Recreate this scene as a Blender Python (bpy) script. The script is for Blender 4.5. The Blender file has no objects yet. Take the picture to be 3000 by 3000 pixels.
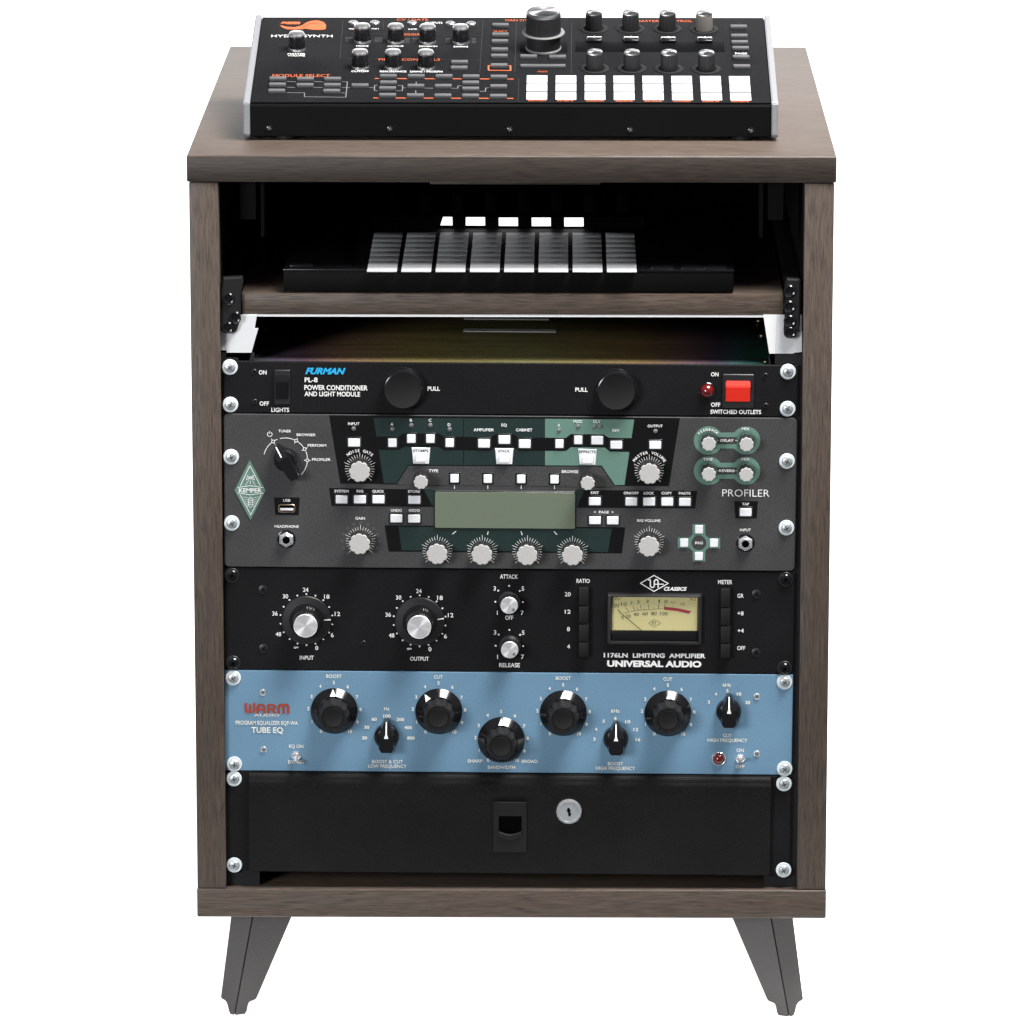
import bpy, bmesh, math, random
from mathutils import Matrix, Vector
R = math.radians
random.seed(7)
S = bpy.context.scene
COL = S.collection

# ------------------------------------------------------------------ camera
LEG = 95.0                                   # floor to underside of the cabinet, mm
F, PITCH, CAMH, CAMD, YAW, X0 = 17124.25, .2208, 1433.9, 4803.8, .0093, -.47
cs, sn, ca, sa = math.cos(PITCH), math.sin(PITCH), math.cos(YAW), math.sin(YAW)
CAM = Vector((-X0*ca + CAMD*sa, -X0*sa - CAMD*ca, CAMH))      # cabinet frame: z = 0 is the underside
cd = bpy.data.cameras.new('camera'); cam = bpy.data.objects.new('camera', cd); COL.objects.link(cam)
cd.sensor_width = 36; cd.lens = F*36/3000; cd.clip_start = .1; cd.clip_end = 100
cam.location = (CAM.x/1000, CAM.y/1000, (CAM.z+LEG)/1000)
cam.rotation_euler = (math.pi/2 - PITCH, 0, YAW)
S.camera = cam
S.render.resolution_x = S.render.resolution_y = 1024

# ------------------------------------------------------------------ world, lamps, exposure
W = bpy.data.worlds.new('World'); S.world = W; W.use_nodes = True
W.node_tree.nodes['Background'].inputs[0].default_value = (.95, .97, 1, 1)
W.node_tree.nodes['Background'].inputs[1].default_value = .13
S.view_settings.view_transform = 'Standard'; S.view_settings.look = 'None'
S.view_settings.exposure = 0; S.view_settings.gamma = 1
def area(name, loc, target, sx, sy, power, colr=(1, 1, 1)):
    l = bpy.data.lights.new(name, 'AREA'); l.shape = 'RECTANGLE'; l.size = sx; l.size_y = sy
    l.energy = power; l.color = colr
    o = bpy.data.objects.new(name, l); COL.objects.link(o); o.location = loc
    o.rotation_euler = (Vector(target)-Vector(loc)).to_track_quat('-Z', 'Y').to_euler()
area('softbox_overhead', (.85, -.42, 2.75), (0, .25, .6), 1.3, 1.0, 190, (1, .985, .97))
area('softbox_front', (-2.3, -3.3, 1.28), (0, .1, .2), 1.2, 1.0, 104, (.97, .985, 1))

# ------------------------------------------------------------------ measuring helpers (photo px -> mm on a real plane)
def ray(u, v):
    x = (u-1500)/F; y = (v-1500)/F
    dy = cs - y*sn
    return Vector((x*ca - dy*sa, x*sa + dy*ca, -sn - y*cs))
def on_y(u, v, y):
    r = ray(u, v); return CAM + r*((y-CAM.y)/r.y)
def on_z(u, v, z):
    r = ray(u, v); return CAM + r*((z-CAM.z)/r.z)
def on_plane(u, v, p, n):
    r = ray(u, v); return CAM + r*((Vector(p)-CAM).dot(n)/r.dot(n))
def zoom(x0, y0, x1, px=1932):
    k = (x1-x0)/px
    f = lambda x, y: (x0+x*k, y0+y*k)
    f.k = k
    return f
F1 = zoom(630, 1040, 1500); F2 = zoom(1500, 1040, 2350)
K1 = zoom(640, 1210, 1300); K2 = zoom(1080, 1210, 1800); K3 = zoom(1700, 1210, 2350); KD = zoom(680, 1320, 860, 1449)
U1 = zoom(640, 1650, 1500); U2 = zoom(1480, 1650, 2350); UA = zoom(1400, 1650, 1700, 1756)
W1 = zoom(640, 1950, 1500); W2 = zoom(1480, 1950, 2350); WB = zoom(1280, 2080, 1700)
D1 = zoom(640, 2240, 1500); D2 = zoom(1400, 2240, 2450)
S1 = zoom(700, 0, 1600); S2 = zoom(1450, 0, 2350)
P1 = zoom(540, 500, 1040); P2 = zoom(1200, 540, 1800); P3 = zoom(2050, 780, 2480); P4 = zoom(540, 520, 1500); P5 = zoom(1500, 520, 2480)
L1 = zoom(560, 2560, 1100)
ROLL = .0058; RX, RY, RZ = -1.8, 6.0, 305.0
def rack(zf, x, y, dy=0):
    u, v = zf(x, y); p = on_y(u, v, RY+dy)
    a, b = p.x-RX, p.z-RZ
    c, s = math.cos(ROLL), math.sin(ROLL)
    return a*c - b*s, a*s + b*c + RZ

# ------------------------------------------------------------------ materials
def mat(name, c, rough=.5, metal=0, grain=0, gscale=900, bump=0, spec=.5, coat=0, aniso=0, emit=0, trans=0):
    m = bpy.data.materials.new(name); m.use_nodes = True
    nt = m.node_tree; b = nt.nodes['Principled BSDF']
    b.inputs['Base Color'].default_value = (*c, 1); b.inputs['Roughness'].default_value = rough
    b.inputs['Metallic'].default_value = metal; b.inputs['Specular IOR Level'].default_value = spec
    b.inputs['Coat Weight'].default_value = coat; b.inputs['Coat Roughness'].default_value = .08
    b.inputs['Transmission Weight'].default_value = trans
    if emit:
        b.inputs['Emission Color'].default_value = (*c, 1); b.inputs['Emission Strength'].default_value = emit
    if aniso:
        b.inputs['Anisotropic'].default_value = aniso
        t = nt.nodes.new('ShaderNodeTangent'); t.direction_type = 'RADIAL'; t.axis = 'Y' if aniso < .85 else 'Z'
        nt.links.new(t.outputs[0], b.inputs['Tangent'])
    if grain or bump:
        tc = nt.nodes.new('ShaderNodeTexCoord'); n = nt.nodes.new('ShaderNodeTexNoise')
        n.inputs['Scale'].default_value = gscale; n.inputs['Detail'].default_value = 3
        nt.links.new(tc.outputs['Object'], n.inputs['Vector'])
        n2 = nt.nodes.new('ShaderNodeTexNoise'); n2.inputs['Scale'].default_value = 14; n2.inputs['Detail'].default_value = 4
        nt.links.new(tc.outputs['Object'], n2.inputs['Vector'])
        if grain:
            mr = nt.nodes.new('ShaderNodeMapRange'); mr.inputs[1].default_value = .25; mr.inputs[2].default_value = .75
            mr.inputs[3].default_value = 1-grain; mr.inputs[4].default_value = 1+grain
            nt.links.new(n.outputs[0], mr.inputs[0])
            mr2 = nt.nodes.new('ShaderNodeMapRange'); mr2.inputs[1].default_value = .3; mr2.inputs[2].default_value = .7
            mr2.inputs[3].default_value = 1-grain*.35; mr2.inputs[4].default_value = 1+grain*.35
            nt.links.new(n2.outputs[0], mr2.inputs[0])
            mu = nt.nodes.new('ShaderNodeMath'); mu.operation = 'MULTIPLY'
            nt.links.new(mr.outputs[0], mu.inputs[0]); nt.links.new(mr2.outputs[0], mu.inputs[1])
            mx = nt.nodes.new('ShaderNodeVectorMath'); mx.operation = 'SCALE'; mx.inputs[0].default_value = c
            nt.links.new(mu.outputs[0], mx.inputs['Scale']); nt.links.new(mx.outputs[0], b.inputs['Base Color'])
        if bump:
            bp = nt.nodes.new('ShaderNodeBump'); bp.inputs['Strength'].default_value = bump; bp.inputs['Distance'].default_value = .0004
            nt.links.new(n.outputs[0], bp.inputs['Height']); nt.links.new(bp.outputs[0], b.inputs['Normal'])
    return m
def wood(name, axis, k0=1.0):
    m = bpy.data.materials.new(name); m.use_nodes = True
    nt = m.node_tree; N = nt.nodes.new; L = nt.links.new; b = nt.nodes['Principled BSDF']
    tc = N('ShaderNodeTexCoord')
    def noise(sa_, sb, det, dist=0):
        mp = N('ShaderNodeMapping')
        mp.inputs['Scale'].default_value = (sa_, sb, sb) if axis == 'X' else (sb, sb, sa_)
        L(tc.outputs['Object'], mp.inputs[0])
        n = N('ShaderNodeTexNoise'); n.inputs['Scale'].default_value = 1; n.inputs['Detail'].default_value = det
        n.inputs['Distortion'].default_value = dist; n.inputs['Roughness'].default_value = .6
        L(mp.outputs[0], n.inputs[0]); return n
    fine = noise(36, 900, 3, .15); mid = noise(5, 130, 4, .35); big = noise(2.5, 16, 3, .4); dots = noise(48, 800, 2, .1)
    def ramp(n, a, bb, lo, hi):
        r = N('ShaderNodeMapRange'); r.inputs[1].default_value = a; r.inputs[2].default_value = bb
        r.inputs[3].default_value = lo; r.inputs[4].default_value = hi; L(n.outputs[0], r.inputs[0]); return r
    def mul(a, bb):
        q = N('ShaderNodeMath'); q.operation = 'MULTIPLY'; L(a.outputs[0], q.inputs[0]); L(bb.outputs[0], q.inputs[1]); return q
    k = mul(mul(ramp(fine, .3, .7, .60, 1.36), ramp(mid, .3, .7, .8, 1.2)), mul(ramp(big, .3, .7, .93, 1.07), ramp(dots, .36, .47, .64, 1.05)))
    warm = N('ShaderNodeMix'); warm.data_type = 'RGBA'
    warm.inputs[6].default_value = (.087, .062, .047, 1); warm.inputs[7].default_value = (.071, .055, .045, 1)
    L(ramp(mid, .35, .65, 0, 1).outputs[0], warm.inputs[0])
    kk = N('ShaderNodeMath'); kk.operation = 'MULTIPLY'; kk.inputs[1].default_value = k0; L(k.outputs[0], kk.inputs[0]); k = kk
    sc = N('ShaderNodeVectorMath'); sc.operation = 'SCALE'; L(warm.outputs[2], sc.inputs[0]); L(k.outputs[0], sc.inputs['Scale'])
    L(sc.outputs[0], b.inputs['Base Color'])
    b.inputs['Roughness'].default_value = .52; b.inputs['Specular IOR Level'].default_value = .4
    bp = N('ShaderNodeBump'); bp.inputs['Strength'].default_value = .35; bp.inputs['Distance'].default_value = .0003
    L(dots.outputs[0], bp.inputs['Height']); L(bp.outputs[0], b.inputs['Normal'])
    return m
def banded_steel(name):                           # dark steel: olive with purple and teal ends
    m = bpy.data.materials.new(name); m.use_nodes = True
    nt = m.node_tree; N = nt.nodes.new; L = nt.links.new; b = nt.nodes['Principled BSDF']
    tc = N('ShaderNodeTexCoord'); sp = N('ShaderNodeSeparateXYZ'); L(tc.outputs['Object'], sp.inputs[0])
    n = N('ShaderNodeTexNoise'); n.inputs['Scale'].default_value = 9; n.inputs['Detail'].default_value = 3; L(tc.outputs['Object'], n.inputs[0])
    mr = N('ShaderNodeMapRange'); mr.inputs[1].default_value = -.22; mr.inputs[2].default_value = .22; L(sp.outputs[0], mr.inputs[0])
    ad = N('ShaderNodeMath'); ad.operation = 'MULTIPLY_ADD'; ad.inputs[1].default_value = .06; L(n.outputs[0], ad.inputs[0]); L(mr.outputs[0], ad.inputs[2])
    rp = N('ShaderNodeValToRGB'); L(ad.outputs[0], rp.inputs[0])
    e = rp.color_ramp.elements
    e[0].position = .03; e[0].color = (.016, .030, .020, 1); e[1].position = 1; e[1].color = (.016, .052, .040, 1)
    for p, c in ((.08, (.050, .044, .060)), (.13, (.060, .036, .050)), (.2, (.125, .075, .048)), (.35, (.150, .120, .045)), (.55, (.145, .138, .055)),
                 (.78, (.155, .105, .045)), (.87, (.105, .062, .062)), (.93, (.050, .036, .056)), (.97, (.028, .060, .060))):
        q = e.new(p); q.color = (*c, 1)
    g = N('ShaderNodeTexNoise'); g.inputs['Scale'].default_value = 700; g.inputs['Detail'].default_value = 2; L(tc.outputs['Object'], g.inputs[0])
    mp = N('ShaderNodeMapping'); mp.inputs['Scale'].default_value = (6, 55, 1); L(tc.outputs['Object'], mp.inputs[0])
    g2 = N('ShaderNodeTexNoise'); g2.inputs['Scale'].default_value = 1; g2.inputs['Detail'].default_value = 4; L(mp.outputs[0], g2.inputs[0])
    a1 = N('ShaderNodeMapRange'); a1.inputs[1].default_value = .3; a1.inputs[2].default_value = .7; a1.inputs[3].default_value = .6; a1.inputs[4].default_value = 1.4; L(g.outputs[0], a1.inputs[0])
    a2 = N('ShaderNodeMapRange'); a2.inputs[1].default_value = .3; a2.inputs[2].default_value = .7; a2.inputs[3].default_value = .65; a2.inputs[4].default_value = 1.35; L(g2.outputs[0], a2.inputs[0])
    mm = N('ShaderNodeMath'); mm.operation = 'MULTIPLY'; L(a1.outputs[0], mm.inputs[0]); L(a2.outputs[0], mm.inputs[1])
    sv = N('ShaderNodeVectorMath'); sv.operation = 'SCALE'; L(rp.outputs[0], sv.inputs[0]); L(mm.outputs[0], sv.inputs['Scale'])
    L(sv.outputs[0], b.inputs['Base Color']); b.inputs['Roughness'].default_value = .5; b.inputs['Specular IOR Level'].default_value = .15
    return m
def glowing():
    m = bpy.data.materials.new('glowing_white'); m.use_nodes = True
    b = m.node_tree.nodes['Principled BSDF']; b.inputs['Base Color'].default_value = (.8, .8, .8, 1)
    b.inputs['Emission Color'].default_value = (1, 1, 1, 1); b.inputs['Emission Strength'].default_value = 1.0
    return m
M = dict(
    woodx=wood('wood_grain_across', 'X'), woodz=wood('wood_grain_upright', 'Z'), edge=wood('darkened_wood', 'X', .42),
    black=mat('black_powder_coat', (.0085, .0083, .0092), .6, grain=.55, bump=.2, spec=.12),
    ink=mat('black_gloss_print', (.004, .004, .0045), .35, spec=.3),
    inner=mat('black_inner', (.004, .004, .004), .8, spec=.1),
    rail=mat('black_steel_rail', (.012, .012, .014), .4, grain=.3),
    grey=mat('charcoal_panel_paint', (.056, .0555, .057), .6, grain=.36, bump=.15, spec=.2),
    blue=mat('light_blue_panel_paint', (.152, .276, .398), .55, grain=.14, spec=.2),
    legs=mat('grey_steel_leg_paint', (.043, .041, .040), .55, grain=.22),
    knob=mat('black_gloss_plastic', (.008, .008, .009), .16, spec=.5),
    knobm=mat('black_matt_plastic', (.016, .016, .017), .42, spec=.4),
    rubber=mat('dark_rubber', (.011, .011, .0115), .6, spec=.2),
    silver=mat('silver_satin_cap', (.50, .49, .48), .5, grain=.06, spec=.3),
    spun=mat('spun_aluminium', (.86, .86, .87), .34, .6, aniso=.8),
    spunz=mat('spun_aluminium_top', (.50, .50, .51), .36, 1, aniso=.9),
    chrome=mat('chrome', (.88, .89, .91), .2, .75),
    zinc=mat('zinc_screw', (.70, .74, .77), .32, .7),
    washer=mat('pale_washer', (.70, .76, .78), .5, spec=.5),
    alu=mat('brushed_aluminium', (.25, .255, .27), .45, .2, grain=.08),
    white=mat('white_print', (.93, .93, .92), .6, spec=.2),
    cream=mat('cream_print', (.86, .86, .78), .6, spec=.2),
    button=mat('white_button_plastic', (.86, .87, .90), .45, spec=.3),
    pad=mat('white_pad_plastic', (.50, .51, .53), .5, spec=.3),
    pale=mat('white_paint', (.86, .86, .85), .5),
    palegrey=mat('pale_grey_paint', (.70, .71, .73), .5),
    strip=mat('white_strip', (.92, .92, .92), .5),
    rubberpad=mat('grey_rubber_pad', (.60, .615, .63), .45, grain=.08, gscale=400),
    greybtn=mat('grey_rubber_button', (.085, .085, .09), .5, grain=.2),
    dgreen=mat('dark_green_print', (.012, .028, .0255), .5, grain=.2, spec=.3),
    green=mat('sea_green_print', (.128, .235, .19), .5, grain=.1, spec=.3),
    orange=mat('orange_print', (.56, .11, .035), .5, spec=.3),
    dim=mat('dim_grey_print', (.17, .17, .17), .6),
    cyan=mat('cyan_print', (.015, .42, .80), .5), rust=mat('rust_red_print', (.34, .055, .028), .5),
    dark=mat('dark_print', (.06, .065, .065), .6),
    red=mat('red_rocker_plastic', (.75, .028, .016), .25, spec=.5, emit=.22), redled=mat('dark_red_lens', (.13, .006, .008), .08, spec=.6, coat=.5),
    lcd=mat('lcd_glass', (.155, .185, .135), .2, grain=.06, spec=.4), led=mat('unlit_led', (.16, .16, .16), .4),
    vu=mat('meter_face', (.60, .54, .26), .6, grain=.03), vured=mat('meter_red', (.33, .03, .05), .6),
    gold=mat('gold_contact', (.75, .58, .40), .3, 1), hole=mat('dark_hole', (.002, .002, .002), .9, spec=0),
    screen=mat('dark_screen_glass', (.004, .004, .0045), .6, spec=.02), lit=mat('lit_white_tile', (1, 1, 1), .5, emit=1.2),
    banded_steel=banded_steel('steel_colour_bands'), glowing=glowing(),
    drawer=mat('black_drawer_paint', (.0095, .0093, .0098), .55, grain=.55, bump=.25, spec=.12),
    casek=mat('black_case_paint', (.003, .003, .0032), .6, grain=.4, spec=.08), syntop=mat('black_panel_paint', (.0095, .0098, .0108), .7, grain=.6, spec=.04),
    chip=mat('polished_cap', (.70, .70, .71), .27, .92),
    faded=mat('faded_grey_plastic', (.13, .12, .11), .5),
)

# ------------------------------------------------------------------ mesh helpers (mm in, metres out)
class MB:
    def __init__(s): s.v = []; s.f = []; s.m = []
    def add(s, vs, fs, mi=0, mx=None):
        k = len(s.v)
        s.v += [tuple(mx @ Vector(p)) if mx else tuple(p) for p in vs]
        for f in fs: s.f.append([i+k for i in f]); s.m.append(mi)
        return s
    def box(s, x0, x1, y0, y1, z0, z1, bev=0, mi=0, seg=2, mx=None):
        bm = bmesh.new(); bmesh.ops.create_cube(bm, size=1)
        for v in bm.verts: v.co = Vector(((x0+x1)/2+v.co.x*(x1-x0), (y0+y1)/2+v.co.y*(y1-y0), (z0+z1)/2+v.co.z*(z1-z0)))
        if bev: bmesh.ops.bevel(bm, geom=list(bm.edges), offset=bev, segments=seg, affect='EDGES', profile=.5)
        bm.verts.index_update()
        s.add([v.co[:] for v in bm.verts], [[v.index for v in f.verts] for f in bm.faces], mi, mx); bm.free(); return s
    def lathe(s, prof, n=28, mi=0, mod=None, mx=None, at=(0, 0, 0)):    # axis -y (towards the viewer): prof = [(r, out)]
        vs = []; fs = []; rings = []
        for r, o in prof:
            if r <= 1e-6: rings.append([len(vs)]); vs.append((at[0], at[1]-o, at[2]))
            else:
                rings.append(list(range(len(vs), len(vs)+n)))
                for i in range(n):
                    t = 2*math.pi*i/n; q = r*(mod(t) if mod else 1)
                    vs.append((at[0]+q*math.cos(t), at[1]-o, at[2]+q*math.sin(t)))
        for a, b in zip(rings, rings[1:]):
            if len(a) == 1 and len(b) == 1: continue
            for i in range(n):
                j = (i+1) % n
                if len(a) == 1: fs.append([a[0], b[i], b[j]])
                elif len(b) == 1: fs.append([a[i], b[0], a[j]])
                else: fs.append([a[i], b[i], b[j], a[j]])
        return s.add(vs, fs, mi, mx)
    def prism(s, pts, y0, y1, mi=0, ch=0, mx=None):   # pts in (x,z); y0 front, y1 back; ch = chamfer of the front rim
        n = len(pts); ar = sum(pts[i][0]*pts[(i+1) % n][1]-pts[(i+1) % n][0]*pts[i][1] for i in range(n))
        if ar < 0: pts = pts[::-1]
        rings = []
        if ch:
            ins = []
            for i in range(n):
                p, q, r = Vector(pts[i-1]), Vector(pts[i]), Vector(pts[(i+1) % n])
                a = (q-p).normalized(); b = (r-q).normalized()
                na = Vector((-a.y, a.x)); nb = Vector((-b.y, b.x)); d = na+nb
                d = d/max(.3, d.dot(na)) if d.length > 1e-6 else na
                ins.append(tuple(q+d*ch))
            rings = [(ins, y0), (pts, y0+ch), (pts, y1)]
        else: rings = [(pts, y0), (pts, y1)]
        vs = []; fs = []
        for ps, y in rings: vs += [(p[0], y, p[1]) for p in ps]
        for k in range(len(rings)-1):
            for i in range(n):
                j = (i+1) % n; fs.append([k*n+i, (k+1)*n+i, (k+1)*n+j, k*n+j])
        fs.append(list(range(n))); fs.append([(len(rings)-1)*n+i for i in range(n)][::-1])
        return s.add(vs, fs, mi, mx)
    def flat(s, pts, y, mi=0):
        n = len(pts); ar = sum(pts[i][0]*pts[(i+1) % n][1]-pts[(i+1) % n][0]*pts[i][1] for i in range(n))
        if ar < 0: pts = pts[::-1]
        return s.add([(p[0], y, p[1]) for p in pts], [list(range(n))], mi)
    def line(s, pts, w, y, mi=0, closed=False):
        pts = [Vector(p) for p in pts]
        if closed: pts = pts+[pts[0]]
        for i, (a, b) in enumerate(zip(pts, pts[1:])):
            d = (b-a)
            if d.length < 1e-6: continue
            d.normalize(); n = Vector((-d.y, d.x))*w/2; a2 = a-d*w*.3; b2 = b+d*w*.3
            s.flat([a2-n, b2-n, b2+n, a2+n], y - i % 2*.004, mi)
        return s
    def mesh(s, name, mats, smooth=30):
        me = bpy.data.meshes.new(name)
        me.from_pydata([(a*.001, b*.001, c*.001) for a, b, c in s.v], [], s.f)
        for m in (mats if isinstance(mats, (list, tuple)) else [mats]): me.materials.append(M[m])
        me.polygons.foreach_set('material_index', s.m)
        me.validate(); me.update()
        if smooth:
            me.polygons.foreach_set('use_smooth', [True]*len(me.polygons)); me.set_sharp_from_angle(angle=R(smooth))
        return me
def circ(cx, cz, r, n=24, a0=0, a1=360):
    full = abs(a1-a0) >= 360
    return [(cx+r*math.cos(R(a0+(a1-a0)*i/(n if full else n-1))), cz+r*math.sin(R(a0+(a1-a0)*i/(n if full else n-1)))) for i in range(n)]
def rrect(x0, x1, z0, z1, r, n=4):
    o = []
    for cx, cz, a in ((x1-r, z1-r, 0), (x0+r, z1-r, 90), (x0+r, z0+r, 180), (x1-r, z0+r, 270)):
        for i in range(n+1): o.append((cx+r*math.cos(R(a+90*i/n)), cz+r*math.sin(R(a+90*i/n))))
    return o
def put(name, mesh, parent, loc=(0, 0, 0), rot=(0, 0, 0), label=None, kind=None):
    o = bpy.data.objects.new(name, mesh); COL.objects.link(o)
    o.location = [c*.001 for c in loc]; o.rotation_euler = rot
    if parent: o.parent = parent
    if label: o['label'] = label
    if kind: o['kind'] = kind
    return o
def thing(name, label, cat, loc, rot=(0, 0, 0), group=None):
    o = bpy.data.objects.new(name, None); COL.objects.link(o); o.empty_display_size = .05
    o.location = [c*.001 for c in loc]; o.rotation_euler = rot
    o['label'] = label; o['category'] = cat
    if group: o['group'] = group
    return o
def dup(root, loc, parent):                   # a copy of a part with its sub-parts
    c = root.copy(); COL.objects.link(c); c.location = [q*.001 for q in loc]; c.parent = parent
    for ch in list(root.children):
        d = ch.copy(); COL.objects.link(d); d.parent = c
    return c

# ------------------------------------------------------------------ lettering: collected, then joined per thing and colour
TXT = []
def text(parent, s, x, z, y, w=None, h=3, colr='white', bold=.012, shear=0, ang=0, key='lettering', mx=None):
    TXT.append(dict(p=parent, s=s, x=x, z=z, y=y, w=w, h=h, c=colr, b=bold, sh=shear, a=ang, k=key, mx=mx))
def flush_text():
    tmp = []; cache = {}
    for t in TXT + [dict(s='H', b=t['b'], sh=0) for t in TXT]:
        k = (t['s'], t['b'], t['sh'])
        if k in cache: continue
        cu = bpy.data.curves.new('glyphs', 'FONT'); cu.body = t['s']; cu.size = 1; cu.resolution_u = 3
        cu.offset = t['b']; cu.shear = t['sh']; cu.fill_mode = 'FRONT'
        o = bpy.data.objects.new('glyphs', cu); COL.objects.link(o); cache[k] = o; tmp.append(o)
    bpy.context.view_layer.update(); dg = bpy.context.evaluated_depsgraph_get()
    geo = {}
    for k, o in cache.items():
        e = o.evaluated_get(dg); me = e.to_mesh()
        geo[k] = ([v.co.copy() for v in me.vertices], [list(p.vertices) for p in me.polygons]); e.to_mesh_clear()
    for o in tmp:
        cu = o.data; bpy.data.objects.remove(o); bpy.data.curves.remove(cu)
    for t in TXT:
        vs, fs = geo[(t['s'], t['b'], t['sh'])]
        if not vs: continue
        x0 = min(v.x for v in vs); x1 = max(v.x for v in vs); y0 = min(v.y for v in vs); y1 = max(v.y for v in vs)
        hv = geo[('H', t['b'], 0)][0]
        if any(ch_.isalnum() for ch_ in t['s']): y0 = min(v.y for v in hv); y1 = max(v.y for v in hv)
        sy = t['h']/max(1e-6, y1-y0); sx = t['w']/max(1e-6, x1-x0) if t['w'] else sy
        c, s_ = math.cos(t['a']), math.sin(t['a']); pv = []
        for v in vs:
            a = (v.x-(x0+x1)/2)*sx; b = (v.y-(y0+y1)/2)*sy
            p = Vector((t['x']+a*c-b*s_, t['y'], t['z']+a*s_+b*c))
            pv.append(t['mx'] @ p if t['mx'] else p)
        put(t['k'], MB().add([q*1.0 for q in pv], fs).mesh(t['k'], t['c'], 0), t['p'])

# ------------------------------------------------------------------ the setting: a backlit white sweep
mb = MB(); prof = []
for y, z in [(-90, 0), (2600, 0)]: prof.append((y, z))
for i in range(1, 13):
    a = R(90*i/12); prof.append((2600+500*math.sin(a), 500-500*math.cos(a)))
prof.append((3100, 2600))
vs = []; fs = []
for y, z in prof: vs += [(-3000, y, z), (3000, y, z)]
for i in range(len(prof)-1): fs.append([2*i, 2*i+1, 2*i+3, 2*i+2])
mb.add(vs, fs); put('glow_backdrop', mb.mesh('glow_backdrop', 'glowing'), None, kind='structure')  # added sweep glows by itself, keeping the ground white and free of shadow

# ------------------------------------------------------------------ cabinet
ZT, ZS, ZB, DEP = 658.9, 636.5, 25.05, 644.0
cab = thing('rack_cabinet', 'dark grey brown wooden equipment cabinet on short splayed grey metal legs', 'cabinet', (0, 0, 0))
def cpart(name, mbx, mats, parent=None, loc=(0, 0, 0), smooth=30, **k):
    return put(name, mbx.mesh(name, mats, smooth), parent or cab, (loc[0], loc[1], loc[2]+(0 if parent else LEG)), **k)
tp = cpart('top_panel', MB().box(-270.3, 270.3, .8, DEP, 0, ZT-ZS, 1.6, seg=3), 'woodx', loc=(0, -1.2, ZS))
put('shaded_front', MB().box(-269.6, 269.6, 0, 1.4, .9, ZT-ZS-.9, .5).mesh('shaded_front', 'edge'), tp)  # darker copy of the wood: shading painted onto the slab front
for s_ in (-1, 1):
    cpart('side_panel', MB().box(-12.25, 12.25, 0, DEP-4, ZB+.3, ZS-.4, .8), 'woodz', loc=(s_*256.25, 0, 0))
cpart('bottom_panel', MB().box(-269, 269, 0, DEP-2, 0, ZB, 1.4, seg=3), 'woodx', loc=(0, -1, 0))
cpart('back_panel', MB().box(-243.8, 243.8, DEP-12, DEP-5, ZB+.4, ZS-.5), 'inner')
for s_ in (-1, 1): cpart('side_shade_sheet', MB().box(min(s_*243.4, s_*243.95), max(s_*243.4, s_*243.95), 16, DEP-13, ZB+.5, ZS-.6), 'inner')  # black sheet over the side wood, standing in for compartment shade
cpart('divider_panel', MB().box(-243.6, 243.6, 420, 424, ZB+.6, 520), 'inner')
for s_ in (-1, 1):
    mb = MB().box(s_*229.8-14, s_*229.8+14, 10, 12.5, ZB+.5, 490).box(s_*242-1.2, s_*242+1.2, 12.5, 45, ZB+.5, 490)
    cpart('rack_rail', mb, 'rail')
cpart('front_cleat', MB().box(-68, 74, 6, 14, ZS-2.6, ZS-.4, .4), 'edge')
for s_ in (-1, 1):
    mb = MB().box(s_*221-6.5, s_*221+6.5, 30, 33, 600, ZS-1).box(s_*209-1.4, s_*209+1.4, 30, 60, 585, ZS-1)
    cpart('hanger_bracket', mb, 'inner')
# legs: folded sheet, the fold towards the viewer
left = [(416, 440), (302, 1345), (312, 1354), (350, 1364), (368, 1382), (380, 1412), (393, 1455), (406, 1483), (428, 1497)]
ridge = [(645, 440), (455, 1497)]
right = [(530, 1497), (562, 1482), (580, 1450), (590, 1395), (602, 1364), (618, 1354), (655, 1345), (672, 1337), (685, 1318), (1070, 440)]
def leg_mesh(mirror):
    yb = 22.0
    def pt(q, k):
        u, v = L1(*q); p = on_y(u, v, yb); t = (q[1]-440)/1057.0
        rx_ = L1(645+(455-645)*t, q[1]); rr = on_y(*rx_, yb).x
        return [p.x+236.2, abs(p.x-rr)*k, max(0, p.z+LEG)]
    A = [pt(q, .95) for q in left]; C = [pt(q, .45) for q in right]; B = [pt(q, 0) for q in ridge]
    for g in (A, B, C):
        for p in g:
            if p[2] < 4: p[2] = max(0, p[2])
    vs = []; fs = []
    g = lambda p, d, e: [p[0]+d, p[1]+e, p[2]]
    poly1 = A+[g(B[1], -.6, .6), g(B[0], -.6, .6)]; poly2 = [g(B[0], .6, .3), g(B[1], .6, .3)]+C
    poly3 = [g(B[0], -1, 3.6), g(B[1], -1, 3.6), g(B[1], 1, 3.6), g(B[0], 1, 3.6)]
    for poly in (poly1, poly2, poly3):
        n = len(poly); k = len(vs)
        vs += [(p[0]*mirror, p[1], p[2]) for p in poly]; vs += [(p[0]*mirror, p[1]+3.2, p[2]) for p in poly]
        f = [list(range(k, k+n)), list(range(k+n, k+2*n))[::-1]]
        for i in range(n):
            j = (i+1) % n; f.append([k+j, k+i, k+n+i, k+n+j])
        if mirror < 0: f = [q[::-1] for q in f]
        fs += f
    return MB().add(vs, fs).mesh('leg', 'legs', 30)
legL, legR = leg_mesh(1), leg_mesh(-1)
put('leg', legL, cab, (-236.2, 22, 0)); put('leg', legR, cab, (236.2, 22, 0))
for s_, me in ((-1, legR), (1, legL)):
    put('leg', me, cab, (s_*236.2, DEP-30, 0), (0, 0, math.pi))
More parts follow.
